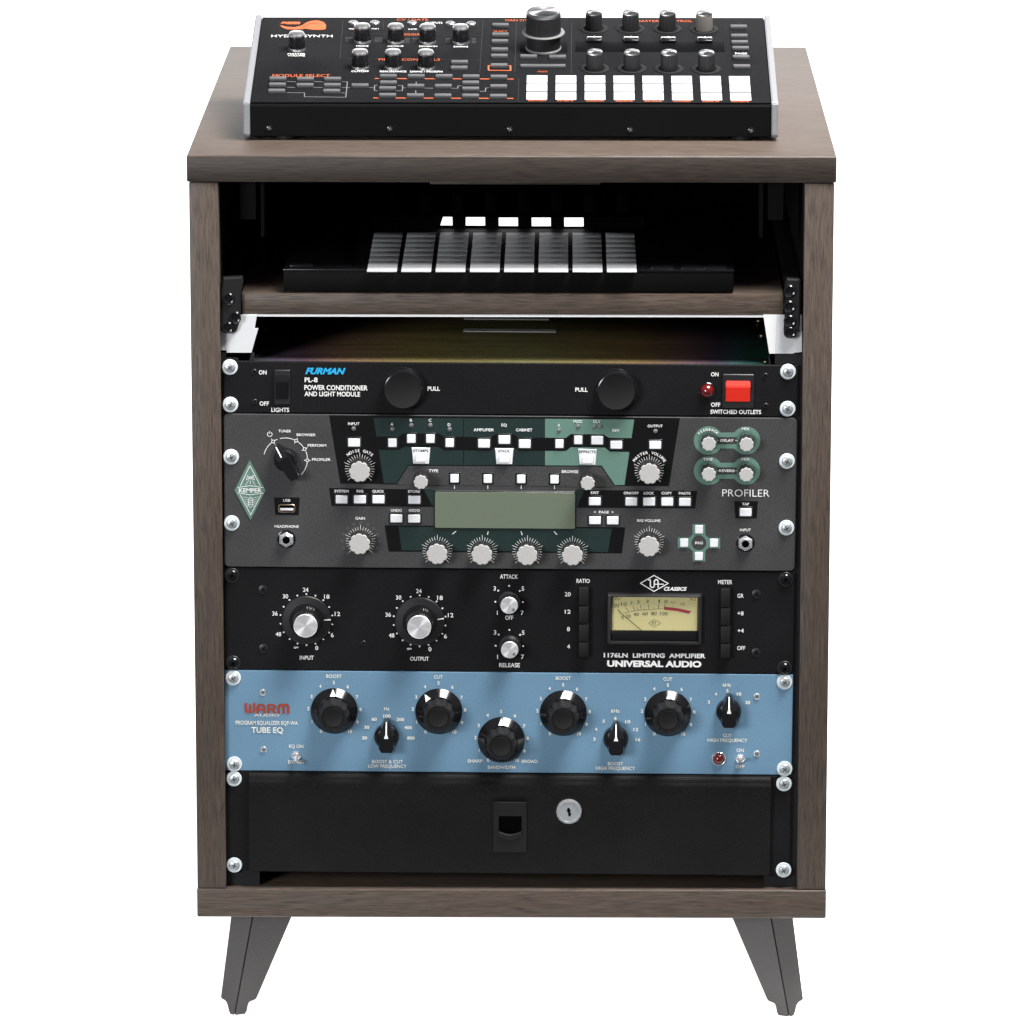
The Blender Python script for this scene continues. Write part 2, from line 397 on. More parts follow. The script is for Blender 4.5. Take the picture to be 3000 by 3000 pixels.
# sliding shelf
SH0, SH1, SHY = 522.6, 540.3, 11.0
shelf = cpart('sliding_shelf', MB().box(-226, 227.6, SHY, 420, SH0, SH1, .7), 'woodx', loc=(0, 0, 0))
put('added_strip', MB().box(-225.5, 227.2, SHY+.6, SHY+6, SH0-2.0, SH0-.05).mesh('added_strip', 'strip'), shelf)  # strip added for the bright line under the shelf
def slide(side):
    zf, pl = (P1, [(402, 1370), (440, 1215), (560, 1210), (655, 1205), (668, 1260), (640, 1410), (634, 1630), (632, 1690), (600, 1795), (570, 1835), (440, 1842), (412, 1790), (400, 1775)]) if side < 0 else \
             (P3, [(1145, 165), (1310, 170), (1330, 190), (1318, 860), (1300, 872), (1275, 860), (1275, 915), (1255, 940), (1170, 932), (1125, 900), (1105, 850), (1115, 700), (1125, 590), (1120, 380), (1110, 330)])
    yy = 5.0
    pts = [(p.x, p.z) for p in (on_y(*zf(*q), yy) for q in pl)]
    o = cpart('drawer_slide', MB().prism(pts, yy, yy+9, 0, 1.2), 'rubber')
    x0, x1 = (-243.6, -229) if side < 0 else (229.5, 243.4)
    put('runner', MB().box(x0, x1, 16, 400, 500, 548, 1).mesh('runner', 'rail'), o)
    for q in ([(500, 1450, 12), (575, 1660, 11), (490, 1775, 11)] if side < 0 else [(1185, 325, 12), (1180, 530, 12), (1185, 720, 9), (1185, 870, 11)]):
        p = on_y(*zf(q[0], q[1]), yy)
        put('stop_bump', MB().lathe([(5.2, -1), (5.2, 1.2), (4.2, 2), (3.2, 1.6), (2.6, .2), (0, .2)], 18).mesh('stop_bump', 'knob'), o, (p.x, yy, p.z))
slide(-1); slide(1)
def fill_plate(side):  # added plates standing in for bright backdrop beside the chassis
    yy = 10.0
    def q(zf, l): return [(p.x, p.z) for p in (on_y(*zf(*a), yy) for a in l)]
    if side > 0:
        o = cpart('added_gap_plate', MB().prism(q(P3, [(836, 640), (1012, 640), (985, 1300), (938, 1300)]), yy, yy+1.5), 'pale')
        put('added_gap_wing', MB().prism(q(P3, [(1012, 640), (1345, 640), (1345, 1130), (1240, 1140), (1255, 1255), (1045, 1262), (1040, 1300), (985, 1300)]), yy+.3, yy+1.5).mesh('added_gap_wing', 'palegrey'), o)
    else:
        o = cpart('added_gap_plate', MB().prism(q(P4, [(330, 812), (428, 812), (415, 890), (436, 890), (383, 1078), (320, 1078), (316, 1062), (245, 1060), (250, 1020), (212, 1016), (212, 905), (310, 905)]), yy, yy+1.5), 'palegrey')
fill_plate(-1); fill_plate(1)

# ------------------------------------------------------------------ rack units
class Unit:
    def __init__(s, name, label, cat, zb, zt):
        s.zb, s.zt = zb, zt
        c, q = math.cos(ROLL), math.sin(ROLL); dz = zb-RZ
        s.e = thing(name, label, cat, (RX+dz*q, RY, RZ+dz*c+LEG), (0, ROLL, 0))
        s.y = 0
    def pt(s, zf, x, y, dy=0):
        a, b = rack(zf, x, y, dy); return a, b-s.zb
    def pts(s, zf, l, dy=0): return [s.pt(q[2] if len(q) > 2 else zf, q[0], q[1], dy) for q in l]
    def part(s, name, mbx, mats, loc=(0, 0, 0), parent=None, smooth=30, **k):
        return put(name, mbx.mesh(name, mats, smooth), parent or s.e, loc, **k)
    def text(s, zf, t, x, y, w=None, h=26, colr='white', bold=.012, shear=0, ang=0, dy=None, parent=None):
        dy = s.y-.5 if dy is None else dy
        a, b = s.pt(zf, x, y, dy)
        if h <= 28: h *= .97
        text(s.e, t, a, b, dy, w*zf.k/3.46 if w else None, h*zf.k/3.37, colr, bold, shear, ang)
SCREW = {}
def rack_screw(unit, zf, x, y, kind='zinc'):
    a, b = unit.pt(zf, x, y)
    if kind not in SCREW:
        if kind == 'zinc':
            w = MB().lathe([(6.6, -.4), (6.6, .8), (6.2, 1.2), (3.2, 1.2)], 28).mesh('washer', 'washer')
            h = MB().lathe([(4.4, .9), (4.4, 2), (3.6, 3), (2, 3.5), (0, 3.6)], 24)
        else:
            w = MB().lathe([(6.3, -.4), (6.3, .8), (5.9, 1.2), (3.2, 1.2)], 28).mesh('washer', 'knobm')
            h = MB().lathe([(4.6, .9), (4.6, 2), (3.8, 2.9), (2, 3.3), (0, 3.4)], 24)
        for ang in (20, 110):
            mx = Matrix.Rotation(R(ang), 4, 'Y')
            h.box(-2.3, 2.3, -3.9, -3.2, -.42, .42, 0, 1, mx=mx)
        SCREW[kind] = (h.mesh('rack_screw', ['zinc', 'dark'] if kind == 'zinc' else ['knob', 'hole']), w)
    h, w = SCREW[kind]
    o = put('rack_screw', h, unit.e, (a, unit.y, b), (0, R(random.uniform(0, 90)), 0)); put('washer', w, o)
def small_screw(unit, zf, x, y, r=2.4, mats=('rail', 'hole')):
    a, b = unit.pt(zf, x, y); h = MB().lathe([(r, -.2), (r, .5), (r*.8, .9), (0, 1)], 18)
    for ang in (35, 125): h.box(-r*.6, r*.6, -1.2, -.9, -.28, .28, 0, 1, mx=Matrix.Rotation(R(ang), 4, 'Y'))
    unit.part('screw', h, list(mats), (a, unit.y, b))
def panel(unit, m, thick=3, dy=0, rad=.6, w=241.3, ch=.5, gap=.5):
    unit.y = dy
    unit.part('front_panel', MB().prism(rrect(-w, w, gap*.5, unit.zt-unit.zb-gap*.5, rad), dy, dy+thick, 0, ch), m, smooth=30)

# --- power conditioner, one unit high
fu = Unit('power_conditioner', 'slim black power conditioner with red switch, topmost of the rack units', 'power unit', 437.9, 482.3)
panel(fu, 'black', dy=0)
ch = fu.part('chassis', MB().box(-218.7, 218.7, 3.2, 330, 1, 43.4, .8), 'banded_steel')
for x, y, w_ in ((0, 200, 78), (4, 160, 84)):
    p = on_z(1480 if y == 200 else 1490, 931 if y == 200 else 967, 482)
    put('vent_plate', MB().box(p.x-w_/2*.95-RX, p.x+w_/2*.95-RX, p.y-RY-6, p.y-RY+6, 43.45, 44.0).mesh('vent_plate', 'silver'), ch)
for zf, x, y in ((P4, 420, 1052), (P4, 468, 898), (P5, 1420, 815), (P5, 1437, 900), (P5, 1460, 1050)):
    p = on_z(*zf(x, y), 482); mbx = MB().lathe([(3, 0), (3, .8), (2, 1.4), (0, 1.5)], 14, mx=Matrix.Rotation(R(-90), 4, 'X'))
    put('lid_screw', mbx.mesh('lid_screw', 'gold'), ch, (p.x-RX, p.y-RY, 43.4))
for zf, x, y in ((F1, 97, 78), (F1, 100, 322), (F2, 1838, 110), (F2, 1835, 357)): rack_screw(fu, zf, x, y)
for zf, x, y in ((F1, 255, 108), (F1, 258, 303), (F2, 1688, 137), (F2, 1690, 337)): small_screw(fu, zf, x, y, 2.3, ('rail', 'hole'))
T = fu.text
for t in (('ON', 310, 113, 50), ('OFF', 320, 316, 60), ('LIGHTS', 424, 357, 115), ('PL-8', 625, 162, 84, 30), ('POWER CONDITIONER', 787, 213, 408, 32),
          ('AND LIGHT MODULE', 763, 254, 360, 30), ('PULL', 1423, 219, 80, 28)): T(F1, *t[:4], *(t[4:] or (28,)), bold=.022)
T(F1, 'FURMAN', 718, 105, 262, 42, 'cyan', .045, .35)
for t in (('PULL', 463, 231, 82), ('ON', 1350, 129, 50), ('OFF', 1356, 331, 62), ('SWITCHED OUTLETS', 1490, 379, 335)): T(F2, *t, 28, bold=.022)
def rocker(zf, x0, x1, y0, y1, rx0, rx1, ry0, ry1, m):
    a0, b0 = fu.pt(zf, x0, y0); a1, b1 = fu.pt(zf, x1, y1)
    o = fu.part('rocker_frame', MB().prism(rrect(a0, a1, b1, b0, 1), -1.8, 0, 0, .6), 'knobm')
    c0, d0 = fu.pt(zf, rx0, ry0, -3); c1, d1 = fu.pt(zf, rx1, ry1, -3); dm = d0+(d1-d0)*.27
    vs = [(c0, -1.5, d0), (c1, -1.5, d0), (c0, -4.6, dm), (c1, -4.6, dm), (c0, -2.2, d1), (c1, -2.2, d1), (c0, 0, d1), (c1, 0, d1), (c0, 0, d0), (c1, 0, d0)]
    mbx = MB().add(vs, [[0, 1, 3, 2][::-1], [2, 3, 5, 4][::-1], [4, 5, 7, 6][::-1], [8, 9, 1, 0][::-1], [0, 2, 4, 6, 8], [9, 7, 5, 3, 1]])
    me = mbx.mesh('rocker', m, 0); bm = bmesh.new(); bm.from_mesh(me); bmesh.ops.recalc_face_normals(bm, faces=bm.faces)
    bmesh.ops.bevel(bm, geom=list(bm.edges), offset=.0005, segments=2, affect='EDGES'); bm.to_mesh(me); bm.free()
    put('rocker', me, o)
rocker(F1, 385, 490, 95, 320, 395, 477, 128, 292, 'knob')
rocker(F2, 1403, 1610, 125, 352, 1425, 1585, 170, 315, 'red')
for zf, x, y in ((F1, 1224, 214), (F2, 694, 228)):
    a, b = fu.pt(zf, x, y)
    o = fu.part('pull_knob', MB().lathe([(17.9, 0), (17.9, 1.6), (17.3, 2.0), (16.6, 2.0), (16.4, 9), (15.9, 9.9), (15.2, 10.2)], 56), 'knob', (a, 0, b))
    put('knob_face', MB().lathe([(15.2, 10.2), (14.8, 10.0), (0, 10.0)], 48).mesh('knob_face', 'rubber'), o)
def pilot(unit, zf, x, y, r, bez):
    a, b = unit.pt(zf, x, y)
    o = unit.part('pilot_light', MB().lathe([(r, .5), (r*.97, r*.25), (r*.8, r*.6), (r*.5, r*.85), (r*.2, r*.97), (0, r)], 24), 'redled', (a, unit.y, b))
    put('bezel', MB().lathe([(r*1.22, 0), (r*1.22, 1), (r*1.1, 1.7), (r*.98, 1.5), (r*.98, 0)], 28).mesh('bezel', bez), o)
pilot(fu, F2, 1300, 238, 6.0, 'knob')

# --- amplifier profiler, three units high
ke = Unit('guitar_processor', 'charcoal grey amplifier processor with green markings, white buttons and small display', 'audio unit', 304.9, 437.6)
panel(ke, 'grey', dy=-1.2, thick=4, rad=4, w=241.0, gap=.8)
yk = ke.y
for zf, x, y in ((K1, 110, 372), (K1, 116, 940), (K3, 1800, 415), (K3, 1795, 995)): rack_screw(ke, zf, x, y)
kp = lambda l, zf=K2: ke.pts(zf, l, yk)
ke.part('black_print', MB().flat(kp([(948, 18, K1), (868, 42, K3), (772, 637, K3), (1045, 606, K1)]), yk-.08)
        .flat(kp([(948, 643, K1), (515, 602, K2), (515, 738, K2), (972, 796, K1)]), yk-.08)
        .flat(kp([(1628, 604, K2), (1018, 678, K3), (1000, 831, K3), (1628, 744, K2)]), yk-.08)
        .flat(kp([(1425, 962, K1), (392, 995, K3), (362, 1222, K3), (1460, 1188, K1)]), yk-.08)
        .flat(kp([(475, 724), (697, 724), (688, 876), (488, 874)], K1), yk-.08)
        .flat(kp([(1340, 768), (1548, 768), (1535, 918), (1352, 918)], K3), yk-.08), 'ink', smooth=0)
ke.part('dark_green_print', MB().flat(kp([(38, 38), (744, 41), (744, 409), (318, 407), (222, 553), (120, 551)]), yk-.14)
        .flat(kp([(749, 41), (1382, 45), (1382, 411), (749, 409)]), yk-.14)
        .flat(kp([(435, 604), (520, 604), (520, 722), (495, 722)]), yk-.14).flat(kp([(1628, 607), (1697, 607), (1640, 736), (1628, 736)]), yk-.14)
        .flat(kp([(235, 893), (275, 1006, K3), (241, 1210, K3), (260, 1078)]), yk-.14), 'dgreen', smooth=0)
gparts = []; grn = MB(); gparts.append(grn); grn.flat(kp([(1386, 45), (470, 57, K3), (385, 626, K3), (295, 626, K3), (185, 461, K3), (1386, 412)]), yk-.14)
for cy in (239, 503):
    grn = MB(); gparts.append(grn)
    for cx, r_ in ((1116, 125), (1443, 122)):
        a, b = ke.pt(K3, cx, cy, yk); grn.flat(circ(a, b, r_*K3.k/3.42, 40), yk-.10)
    grn.flat(kp([(1190, cy-95), (1215, cy-70), (1345, cy-70), (1370, cy-95), (1370, cy+95), (1345, cy+70), (1215, cy+70), (1190, cy+95)], K3), yk-.12)
grn = MB(); gparts.append(grn)
for q in ((978, 1088, 968, 1072), (980, 1088, 1188, 1292), (850, 955, 1085, 1176), (1112, 1218, 1087, 1178)):
    grn.flat(kp([(q[0], q[2]), (q[1], q[2]), (q[1], q[3]), (q[0], q[3])], K3), yk-.10)
a, b = ke.pt(K3, 1033, 1130, yk); grn.flat(circ(a, b, 90*K3.k/3.42, 40), yk-.12)
for grn in gparts: ke.part('sea_green_print', grn, 'green', smooth=0)
ke.part('badge', MB().prism(kp([(268, 403), (405, 663), (276, 918), (138, 663)], K1), yk-.5, yk+.2), 'green')
gr2 = MB().flat(kp([(310, 413), (1830, 418), (301, 642, K3), (215, 561)]), yk-.24).flat(circ(a, b, 64*K3.k/3.42, 32), yk-.2)
for cy in (239, 503): gr2.flat(kp([(1195, cy-30), (1362, cy-30), (1362, cy+30), (1195, cy+30)], K3), yk-.2)
ke.part('grey_print', gr2, 'grey', smooth=0)
ke.part('black_band', MB().flat(kp([(45, 185), (245, 182), (270, 160), (555, 160), (590, 185), (590, 290), (545, 265), (285, 262), (245, 288), (78, 290)]), yk-.2)
        .flat(kp([(590, 185), (960, 190), (1000, 165), (1140, 165), (1175, 192), (1180, 296), (1140, 268), (990, 268), (960, 296), (590, 290)]), yk-.2)
        .flat(kp([(1175, 192), (1550, 195), (1590, 165), (200, 185, K3), (248, 215, K3), (450, 218, K3), (430, 338, K3), (255, 335, K3), (215, 300, K3), (1590, 268), (1550, 298), (1180, 296)]), yk-.2)
        .line(kp([(80, 554), (221, 556), (311, 411), (1829, 416), (185, 462, K3), (299, 632, K3)]), .8, yk-.26), 'ink', smooth=0)
# printed lines: scale ticks, arcs, emblem
ln = MB(); lk = MB()
def ticks(zf, cx, cy, r0, r1, n=28, dst=None, long=True):
    a, b = ke.pt(zf, cx, cy, yk); k = zf.k/3.42; ln_ = MB()
    for i in range(n+1):
        t = R(225-270*i/n-0); rr = r1*(1.12 if long and i % 6 == 0 else 1)*k
        ln_.line([(a+r0*k*math.cos(t), b+r0*k*math.sin(t)), (a+rr*math.cos(t), b+rr*math.sin(t))], .34, yk-.34)
    ke.part('dial_scale', ln_, 'ink' if dst else 'white', smooth=0, kind='stuff')
for zf, cx, cy in ((K1, 1212, 478), (K1, 1219, 1098), (K3, 600, 499), (K3, 600, 1122)): ticks(zf, cx, cy, 94, 124, 24)
for cx, cy in ((540, 1084), (893, 1087), (1248, 1090), (1602, 1092)): ticks(K2, cx, cy, 86, 114, 24)
for cx, cy in ((1116, 240), (1443, 243), (1116, 503), (1443, 506)): ticks(K3, cx, cy, 66, 88, 24, True, False)
a, b = ke.pt(K1, 1219, 1098, yk); ring_dots = MB()
for i in range(13):
    t = R(225-270*i/12-0); ring_dots.line(circ(a+156*K1.k/3.42*math.cos(t), b+156*K1.k/3.42*math.sin(t), .9, 10), .25, yk-.3, closed=True)
ke.part('dial_dots', ring_dots  , 'dim', smooth=0, kind='stuff')
ac, bc = ke.pt(K1, 575, 397, yk); ar = 185*K1.k/3.42
for a0, a1 in ((166, 128), (120, 112), (104, 66), (56, 34), (22, 4), (-6, -44)): ln.line(circ(ac, bc, ar, 8, a0, a1), .55, yk-.34)
for an in (124, 61, 29, -2):
    t = R(an); c_ = (ac+ar*math.cos(t), bc+ar*math.sin(t)); ln.line(circ(*c_, 1.25, 12), .55, yk-.34, closed=True)
    for q in (1.25, -1.25): ln.line([(c_[0]+q*math.cos(t), c_[1]+q*math.sin(t)), (c_[0]+q*2.1*math.cos(t), c_[1]+q*2.1*math.sin(t))], .5, yk-.34)
a, b = ke.pt(K1, 440, 182, yk); ln.line(circ(a, b, 2.0, 14, 125, 415), .5, yk-.34); ln.line([(a, b+.4), (a, b+2.6)], .5, yk-.34)
for x in (675, 937, 1199, 1461): ln.line(kp([(x, 570), (x, 594)]), .6, yk-.34)
for q in ((660, 950, 685, 930), (935, 955, 940, 930), (1198, 930, 1207, 957), (1458, 932, 1480, 955)): ln.line(kp([q[:2], q[2:]]), .6, yk-.34)
for cx, cy in ((1116, 239), (1116, 503)):
    ln.line(kp([(1190, cy), (1205, cy)], K3), .5, yk-.34); ln.line(kp([(1352, cy), (1367, cy)], K3), .5, yk-.34)
ke.part('scale_lines', ln, 'white', smooth=0, kind='stuff')
em = MB(); E_ = lambda l: ke.pts(KD, l, yk)
for l, w_ in (([(420, 350), (195, 830)], .5), ([(420, 350), (668, 830)], .5), ([(135, 868), (430, 822), (735, 872)], .5), ([(135, 996), (430, 1040), (735, 1002)], .5),
             ([(195, 1045), (440, 1512), (680, 1045)], .5), ([(335, 585), (525, 690)], .35), ([(525, 585), (335, 690)], .35), ([(390, 700), (315, 815)], .35),
             ([(475, 700), (545, 815)], .35), ([(430, 710), (430, 780)], .5), ([(330, 585), (385, 590)], .35), ([(475, 590), (530, 585)], .35)): em.line(E_(l), w_, yk-.62)
for x, y, r_ in ((360, 655, .9), (500, 655, .9), (430, 640, 1.1)):
    a, b = ke.pt(KD, x, y, yk); em.line(circ(a, b, r_, 10), .35, yk-.62, closed=True)
for i in range(5):
    y = 1095+i*52; em.line(E_([(250+i*24, y-8), (375, y+18)]), .28, yk-.62); em.line(E_([(625-i*24, y-8), (495, y+18)]), .28, yk-.62)
em.line(E_([(435, 1095), (385, 1140), (385, 1290), (435, 1335), (487, 1290), (487, 1140)]), .4, yk-.62, closed=True)
for y in (1165, 1215, 1262): em.line(E_([(395, y), (478, y)]), .5, yk-.62)
ke.part('badge_lines', em, 'white', smooth=0, kind='stuff')
a, b = ke.pt(KD, 428, 935, yk); text(ke.e, 'KEMPER', a, b, yk-.64, 535*KD.k/3.46, 100*KD.k/3.37, 'white', .02)
T = ke.text
for t in (('TUNER', 568, 158, 108), ('BROWSER', 752, 190, 162), ('PERFORM', 845, 281, 158), ('PROFILER', 882, 402, 158), ('USB', 585, 752, 62), ('HEADPHONE', 585, 976, 205),
          ('INPUT', 1160, 95, 98), ('SYSTEM', 1055, 673, 122), ('RIG', 1213, 673, 56), ('QUICK', 1370, 674, 100), ('STORE', 1677, 676, 104), ('UNDO', 1526, 838, 94),
          ('REDO', 1680, 838, 92), ('GAIN', 1215, 906, 82)): T(K1, t[0], t[1], t[2]-3, t[3], 23, bold=.016)
for t in (('A', 183, 88, 22), ('B', 333, 57, 20), ('C', 483, 57, 22), ('D', 633, 92, 22), ('AMPLIFIER', 905, 132, 158), ('EQ', 1065, 94, 42), ('CABINET', 1222, 133, 128),
          ('X', 1495, 97, 18), ('MOD', 1645, 67, 68), ('DLY', 1795, 67, 56), ('TYPE', 510, 454, 74), ('BROWSE', 1583, 461, 130)): T(K2, *t, 23, bold=.02)
for t in (('REV', 311, 152, 62), ('OUTPUT', 652, 113, 130), ('EXIT', 127, 697, 70), ('ON/OFF', 443, 700, 130), ('LOCK', 597, 701, 88), ('COPY', 753, 701, 90), ('PASTE', 909, 702, 102),
          ('<  PAGE  >', 205, 863, 172), ('RIG VOLUME', 597, 937, 202), ('DELAY', 1278, 239, 112), ('REVERB', 1277, 503, 135), ('MIX', 1440, 138, 66), ('TIME', 1112, 403, 82),
          ('MIX', 1440, 403, 66), ('TAP', 1440, 793, 62), ('INPUT', 1438, 1018, 96), ('RIG', 1034, 1131, 66)): T(K3, t[0], t[1], t[2]-(3 if 690 < t[2] < 710 else 0), t[3], 23, bold=.016)
T(K3, 'PROFILER', 1442, 697, 408, 60, bold=-.008)
def arc_text(zf, s, cx, cy, r, a0, a1, h):
    ca_, cb_ = ke.pt(zf, cx, cy, yk); k = zf.k/3.42
    for i, chr_ in enumerate(s):
        if chr_ == ' ': continue
        an = a0+(a1-a0)*i/(len(s)-1); t = R(an)
        text(ke.e, chr_, ca_+r*k*math.cos(t), cb_+r*k*math.sin(t), yk-.5, None, h*k, 'white', .02, 0, t-math.pi/2)
arc_text(K1, 'NOISE GATE', 1212, 478, 158, 128, 50, 25); arc_text(K3, 'MASTER VOLUME', 600, 499, 156, 145, 33, 25); arc_text(K3, 'FEEDBACK', 1116, 248, 106, 138, 46, 22)
# white push buttons
BTN = {}
def push_button(unit, zf, x, y, w, h, surround='knobm', parent=None, out=1.4):
    a, b = unit.pt(zf, x, y, unit.y-1.2); w = round(w*zf.k/3.46, 1); h = round(h*zf.k/3.37, 1)
    k = (w, h, surround)
    if k not in BTN:
        BTN[k] = (MB().prism(rrect(-w/2, w/2, -h/2, h/2, .7, 3), -out, 0, 0, .45).mesh('button', 'button'),
                  MB().prism(rrect(-w/2-1.3, w/2+1.3, -h/2-1.3, h/2+1.3, .9, 3), -.5, -.02, 0, .2).mesh('button_frame', surround) if surround else None)
    o = put('button', BTN[k][0], parent or unit.e, (a, unit.y, b))
    if BTN[k][1]: put('button_frame', BTN[k][1], o)
    return o
for x, y, w_ in ((187, 235, 66), (335, 203, 66), (485, 203, 66), (637, 235, 66), (907, 240, 92), (1067, 210, 92), (1227, 243, 92), (1500, 243, 64), (1648, 213, 64), (1797, 215, 92)):
    push_button(ke, K2, x, y, w_, 66)
for x, y in ((314, 276), (653, 277), (127, 768), (445, 770), (600, 771), (758, 772), (912, 773), (128, 933), (283, 935), (1440, 863)): push_button(ke, K3, x, y+2, 102, 68)
for x, y in ((1163, 253), (1057, 740), (1213, 740), (1372, 740), (1680, 743), (1526, 903), (1678, 905)): push_button(ke, K1, x, y+2, 102, 68)
for x, y in ((675, 515), (937, 518), (1199, 520), (1461, 522)): push_button(ke, K2, x, y, 66, 66, 'ink')
for x, y in ((1035, 1015), (1033, 1248), (905, 1132), (1165, 1133)): push_button(ke, K3, x, y, 70, 70, None)
for pl, tx, bx in (([(338, 270), (485, 272), (473, 399), (351, 397)], ('STOMPS', 410, 297, 118), (410, 352)), ([(993, 276), (1139, 277), (1128, 402), (1005, 400)], ('STACK', 1065, 300, 92), (1065, 358)),
                   ([(1648, 281), (1793, 285), (1782, 407), (1659, 403)], ('EFFECTS', 1720, 305, 130), (1720, 365))):
    o = ke.part('button_plate', MB().prism(kp(pl), yk-1.0, yk+.1, 0, .5), 'button')
    T(K2, *tx, 22, 'dark', bold=.02, dy=yk-1.15)
    sv = ke.y; push_button(ke, K2, *bx, 84, 58, 'palegrey', out=3.2); ke.y = sv
LEDM = MB().lathe([(1.9, 0), (1.8, .6), (1.1, 1.1), (0, 1.3)], 16).mesh('led', 'led')
for zf, x, y in ((K1, 1160, 133), (K2, 187, 125), (K2, 335, 95), (K2, 485, 95), (K2, 637, 127), (K2, 1497, 135), (K2, 1648, 105), (K2, 1775, 105), (K2, 1822, 105), (K3, 655, 157)):
    a, b = ke.pt(zf, x, y, yk); put('led', LEDM, ke.e, (a, yk, b))
# display
a0, b0 = ke.pt(K2, 513, 606, yk); a1, b1 = ke.pt(K2, 1630, 918, yk)
o = ke.part('display', MB().prism(rrect(a0, a1, b1, b0, 2), yk-.9, yk+.2, 0, .5), 'knobm')
put('display_glass', MB().prism(rrect(a0+1, a1-1, b1+1, b0-1.2, 1.4), yk-1.1, yk-.2, 0, .15).mesh('display_glass', 'lcd'), o)
# silver capped knobs
def flute(n, d): return lambda t: 1-d*(1-abs(math.sin(n*t/2+.4)))**1.6
KN = {}
def cap_knob(zf, fx, fy, r, out=14):
    r = round(r*zf.k/3.46, 1); a, b = ke.pt(zf, fx, fy, yk-out)
    if r not in KN:
        KN[r] = (MB().lathe([(r*1.06, 0), (r*1.04, 2), (r*.98, out-1.2), (r*.95, out-.6)], 72, mod=flute(9, .13)).mesh('knob', 'knobm'),
                 MB().lathe([(r*.985, out-1.0), (r*.985, out-.3), (r*.93, out), (0, out)], 72, mod=flute(9, .13)).mesh('knob_cap', 'silver'))
    o = put('knob', KN[r][0], ke.e, (a, yk, b)); put('knob_cap', KN[r][1], o)
for q in ((K1, 1210, 505, 91), (K1, 1210, 1125, 92), (K2, 538, 1110, 84), (K2, 890, 1115, 84), (K2, 1245, 1118, 84), (K2, 1602, 1120, 84), (K3, 603, 530, 93), (K3, 598, 1163, 93),
          (K3, 1120, 270, 63), (K3, 1448, 275, 63), (K3, 1120, 535, 63), (K3, 1446, 538, 63)): cap_knob(*q)
KN.clear()
for q in ((K2, 410, 545, 57), (K2, 1722, 553, 57)): cap_knob(*q, out=18)
# pointer selector knob (chicken-head)
def chicken(unit, x, z, r, tip, tail, hgt, ang, line=True, wid=.34, bar_only=0):
    base = MB().lathe([(r, 0), (r, 2), (r*.96, hgt*.35), (r*.8, hgt*.5), (r*.5, hgt*.55), (0, hgt*.55)], 40)
    o = unit.part('selector_knob', base, 'knob', (x, unit.y, z), rot=(0, R(ang), 0))
    w = r*wid
    bar = [(-w*.25, tip), (w*.25, tip), (w*1.15, r*.35), (w*1.1, -tail*.75), (w*.75, -tail), (-w*.75, -tail), (-w*1.1, -tail*.75), (-w*1.15, r*.35)]
    n = len(bar); vs = [(p[0]*1.25, -1, p[1]) for p in bar]+[(p[0], -hgt*(.62 if p[1] > r*.4 else 1), p[1]*.97) for p in bar]
    fs = [[i, (i+1) % n, n+(i+1) % n, n+i] for i in range(n)]+[[n+0, n+1, n+2, n+7], [n+2, n+3, n+4, n+5, n+6, n+7]]
    mbx = MB().add(vs, fs); me = mbx.mesh('pointer', 'knob', 25); bm = bmesh.new(); bm.from_mesh(me); bmesh.ops.recalc_face_normals(bm, faces=bm.faces)
    bm.to_mesh(me); bm.free(); put('pointer', me, o)
    if line:
        z0, z1 = tip*.94, r*.36
        y0 = -hgt*.62-.25; y1 = -hgt-.1
        vs = [(-.45, y0, z0), (.45, y0, z0), (.55, y1-.1, z1+1.5), (-.55, y1-.1, z1+1.5), (1.9, y1-.12, z1-2.6), (-1.9, y1-.12, z1-2.6)]
        if bar_only: y2 = y0+(y1-y0)*(z0-bar_only)/(z0-z1)-.5; vs = [(-.55, y0-.2, z0), (.55, y0-.2, z0), (.55, y2, bar_only), (-.55, y2, bar_only)]
        put('pointer_line', MB().add(vs, [[0, 3, 2, 1]] if bar_only else [[0, 3, 2, 1], [3, 5, 4, 2]]).mesh('pointer_line', 'white', 0), o)
    return o
a, b = ke.pt(K1, 575, 397, yk)
o = chicken(ke, a, b, 10.0, 15.5, 17, 15, -31, True, .42, 5.5)
# usb socket and jacks
a0, b0 = ke.pt(K1, 512, 781, yk); a1, b1 = ke.pt(K1, 659, 853, yk)
mbx = MB().prism(rrect(a0, a1, b1, b0, 2), yk-.8, yk, 0, .3)
o = ke.part('usb_socket', mbx, 'gold')
put('socket_hole', MB().prism(rrect(a0+.9, a1-.9, b1+.9, b0-.9, 1.4), yk-.86, yk-.3).mesh('socket_hole', 'hole'), o)
put('socket_tongue', MB().box(a0+1.6, a1-1.6, yk-1.1, yk-.5, b1+2, b0-3.2).mesh('socket_tongue', 'button'), o)
for zf, x, y in ((K1, 582, 1085), (K3, 1438, 1135)):
    a, b = ke.pt(zf, x, y, yk-2)
    o = ke.part('jack_socket', MB().lathe([(7.8, 0), (7.8, .6), (7, .9), (0, .9)], 28), 'knob', (a, yk, b))
    put('jack_nut', MB().lathe([(6.6, .7), (6.6, 2.6), (5.8, 3.2), (4.4, 3.2)], 6, mod=None, mx=Matrix.Rotation(R(30), 4, 'Y')).lathe([(4.6, 3), (4.6, 4.4), (4.2, 4.8), (3.2, 4.8)], 24).mesh('jack_nut', 'chrome', 25), o)
    put('jack_hole', MB().lathe([(3.3, 3), (3.3, 4.6), (0, 4.6)], 20).mesh('jack_hole', 'hole'), o)

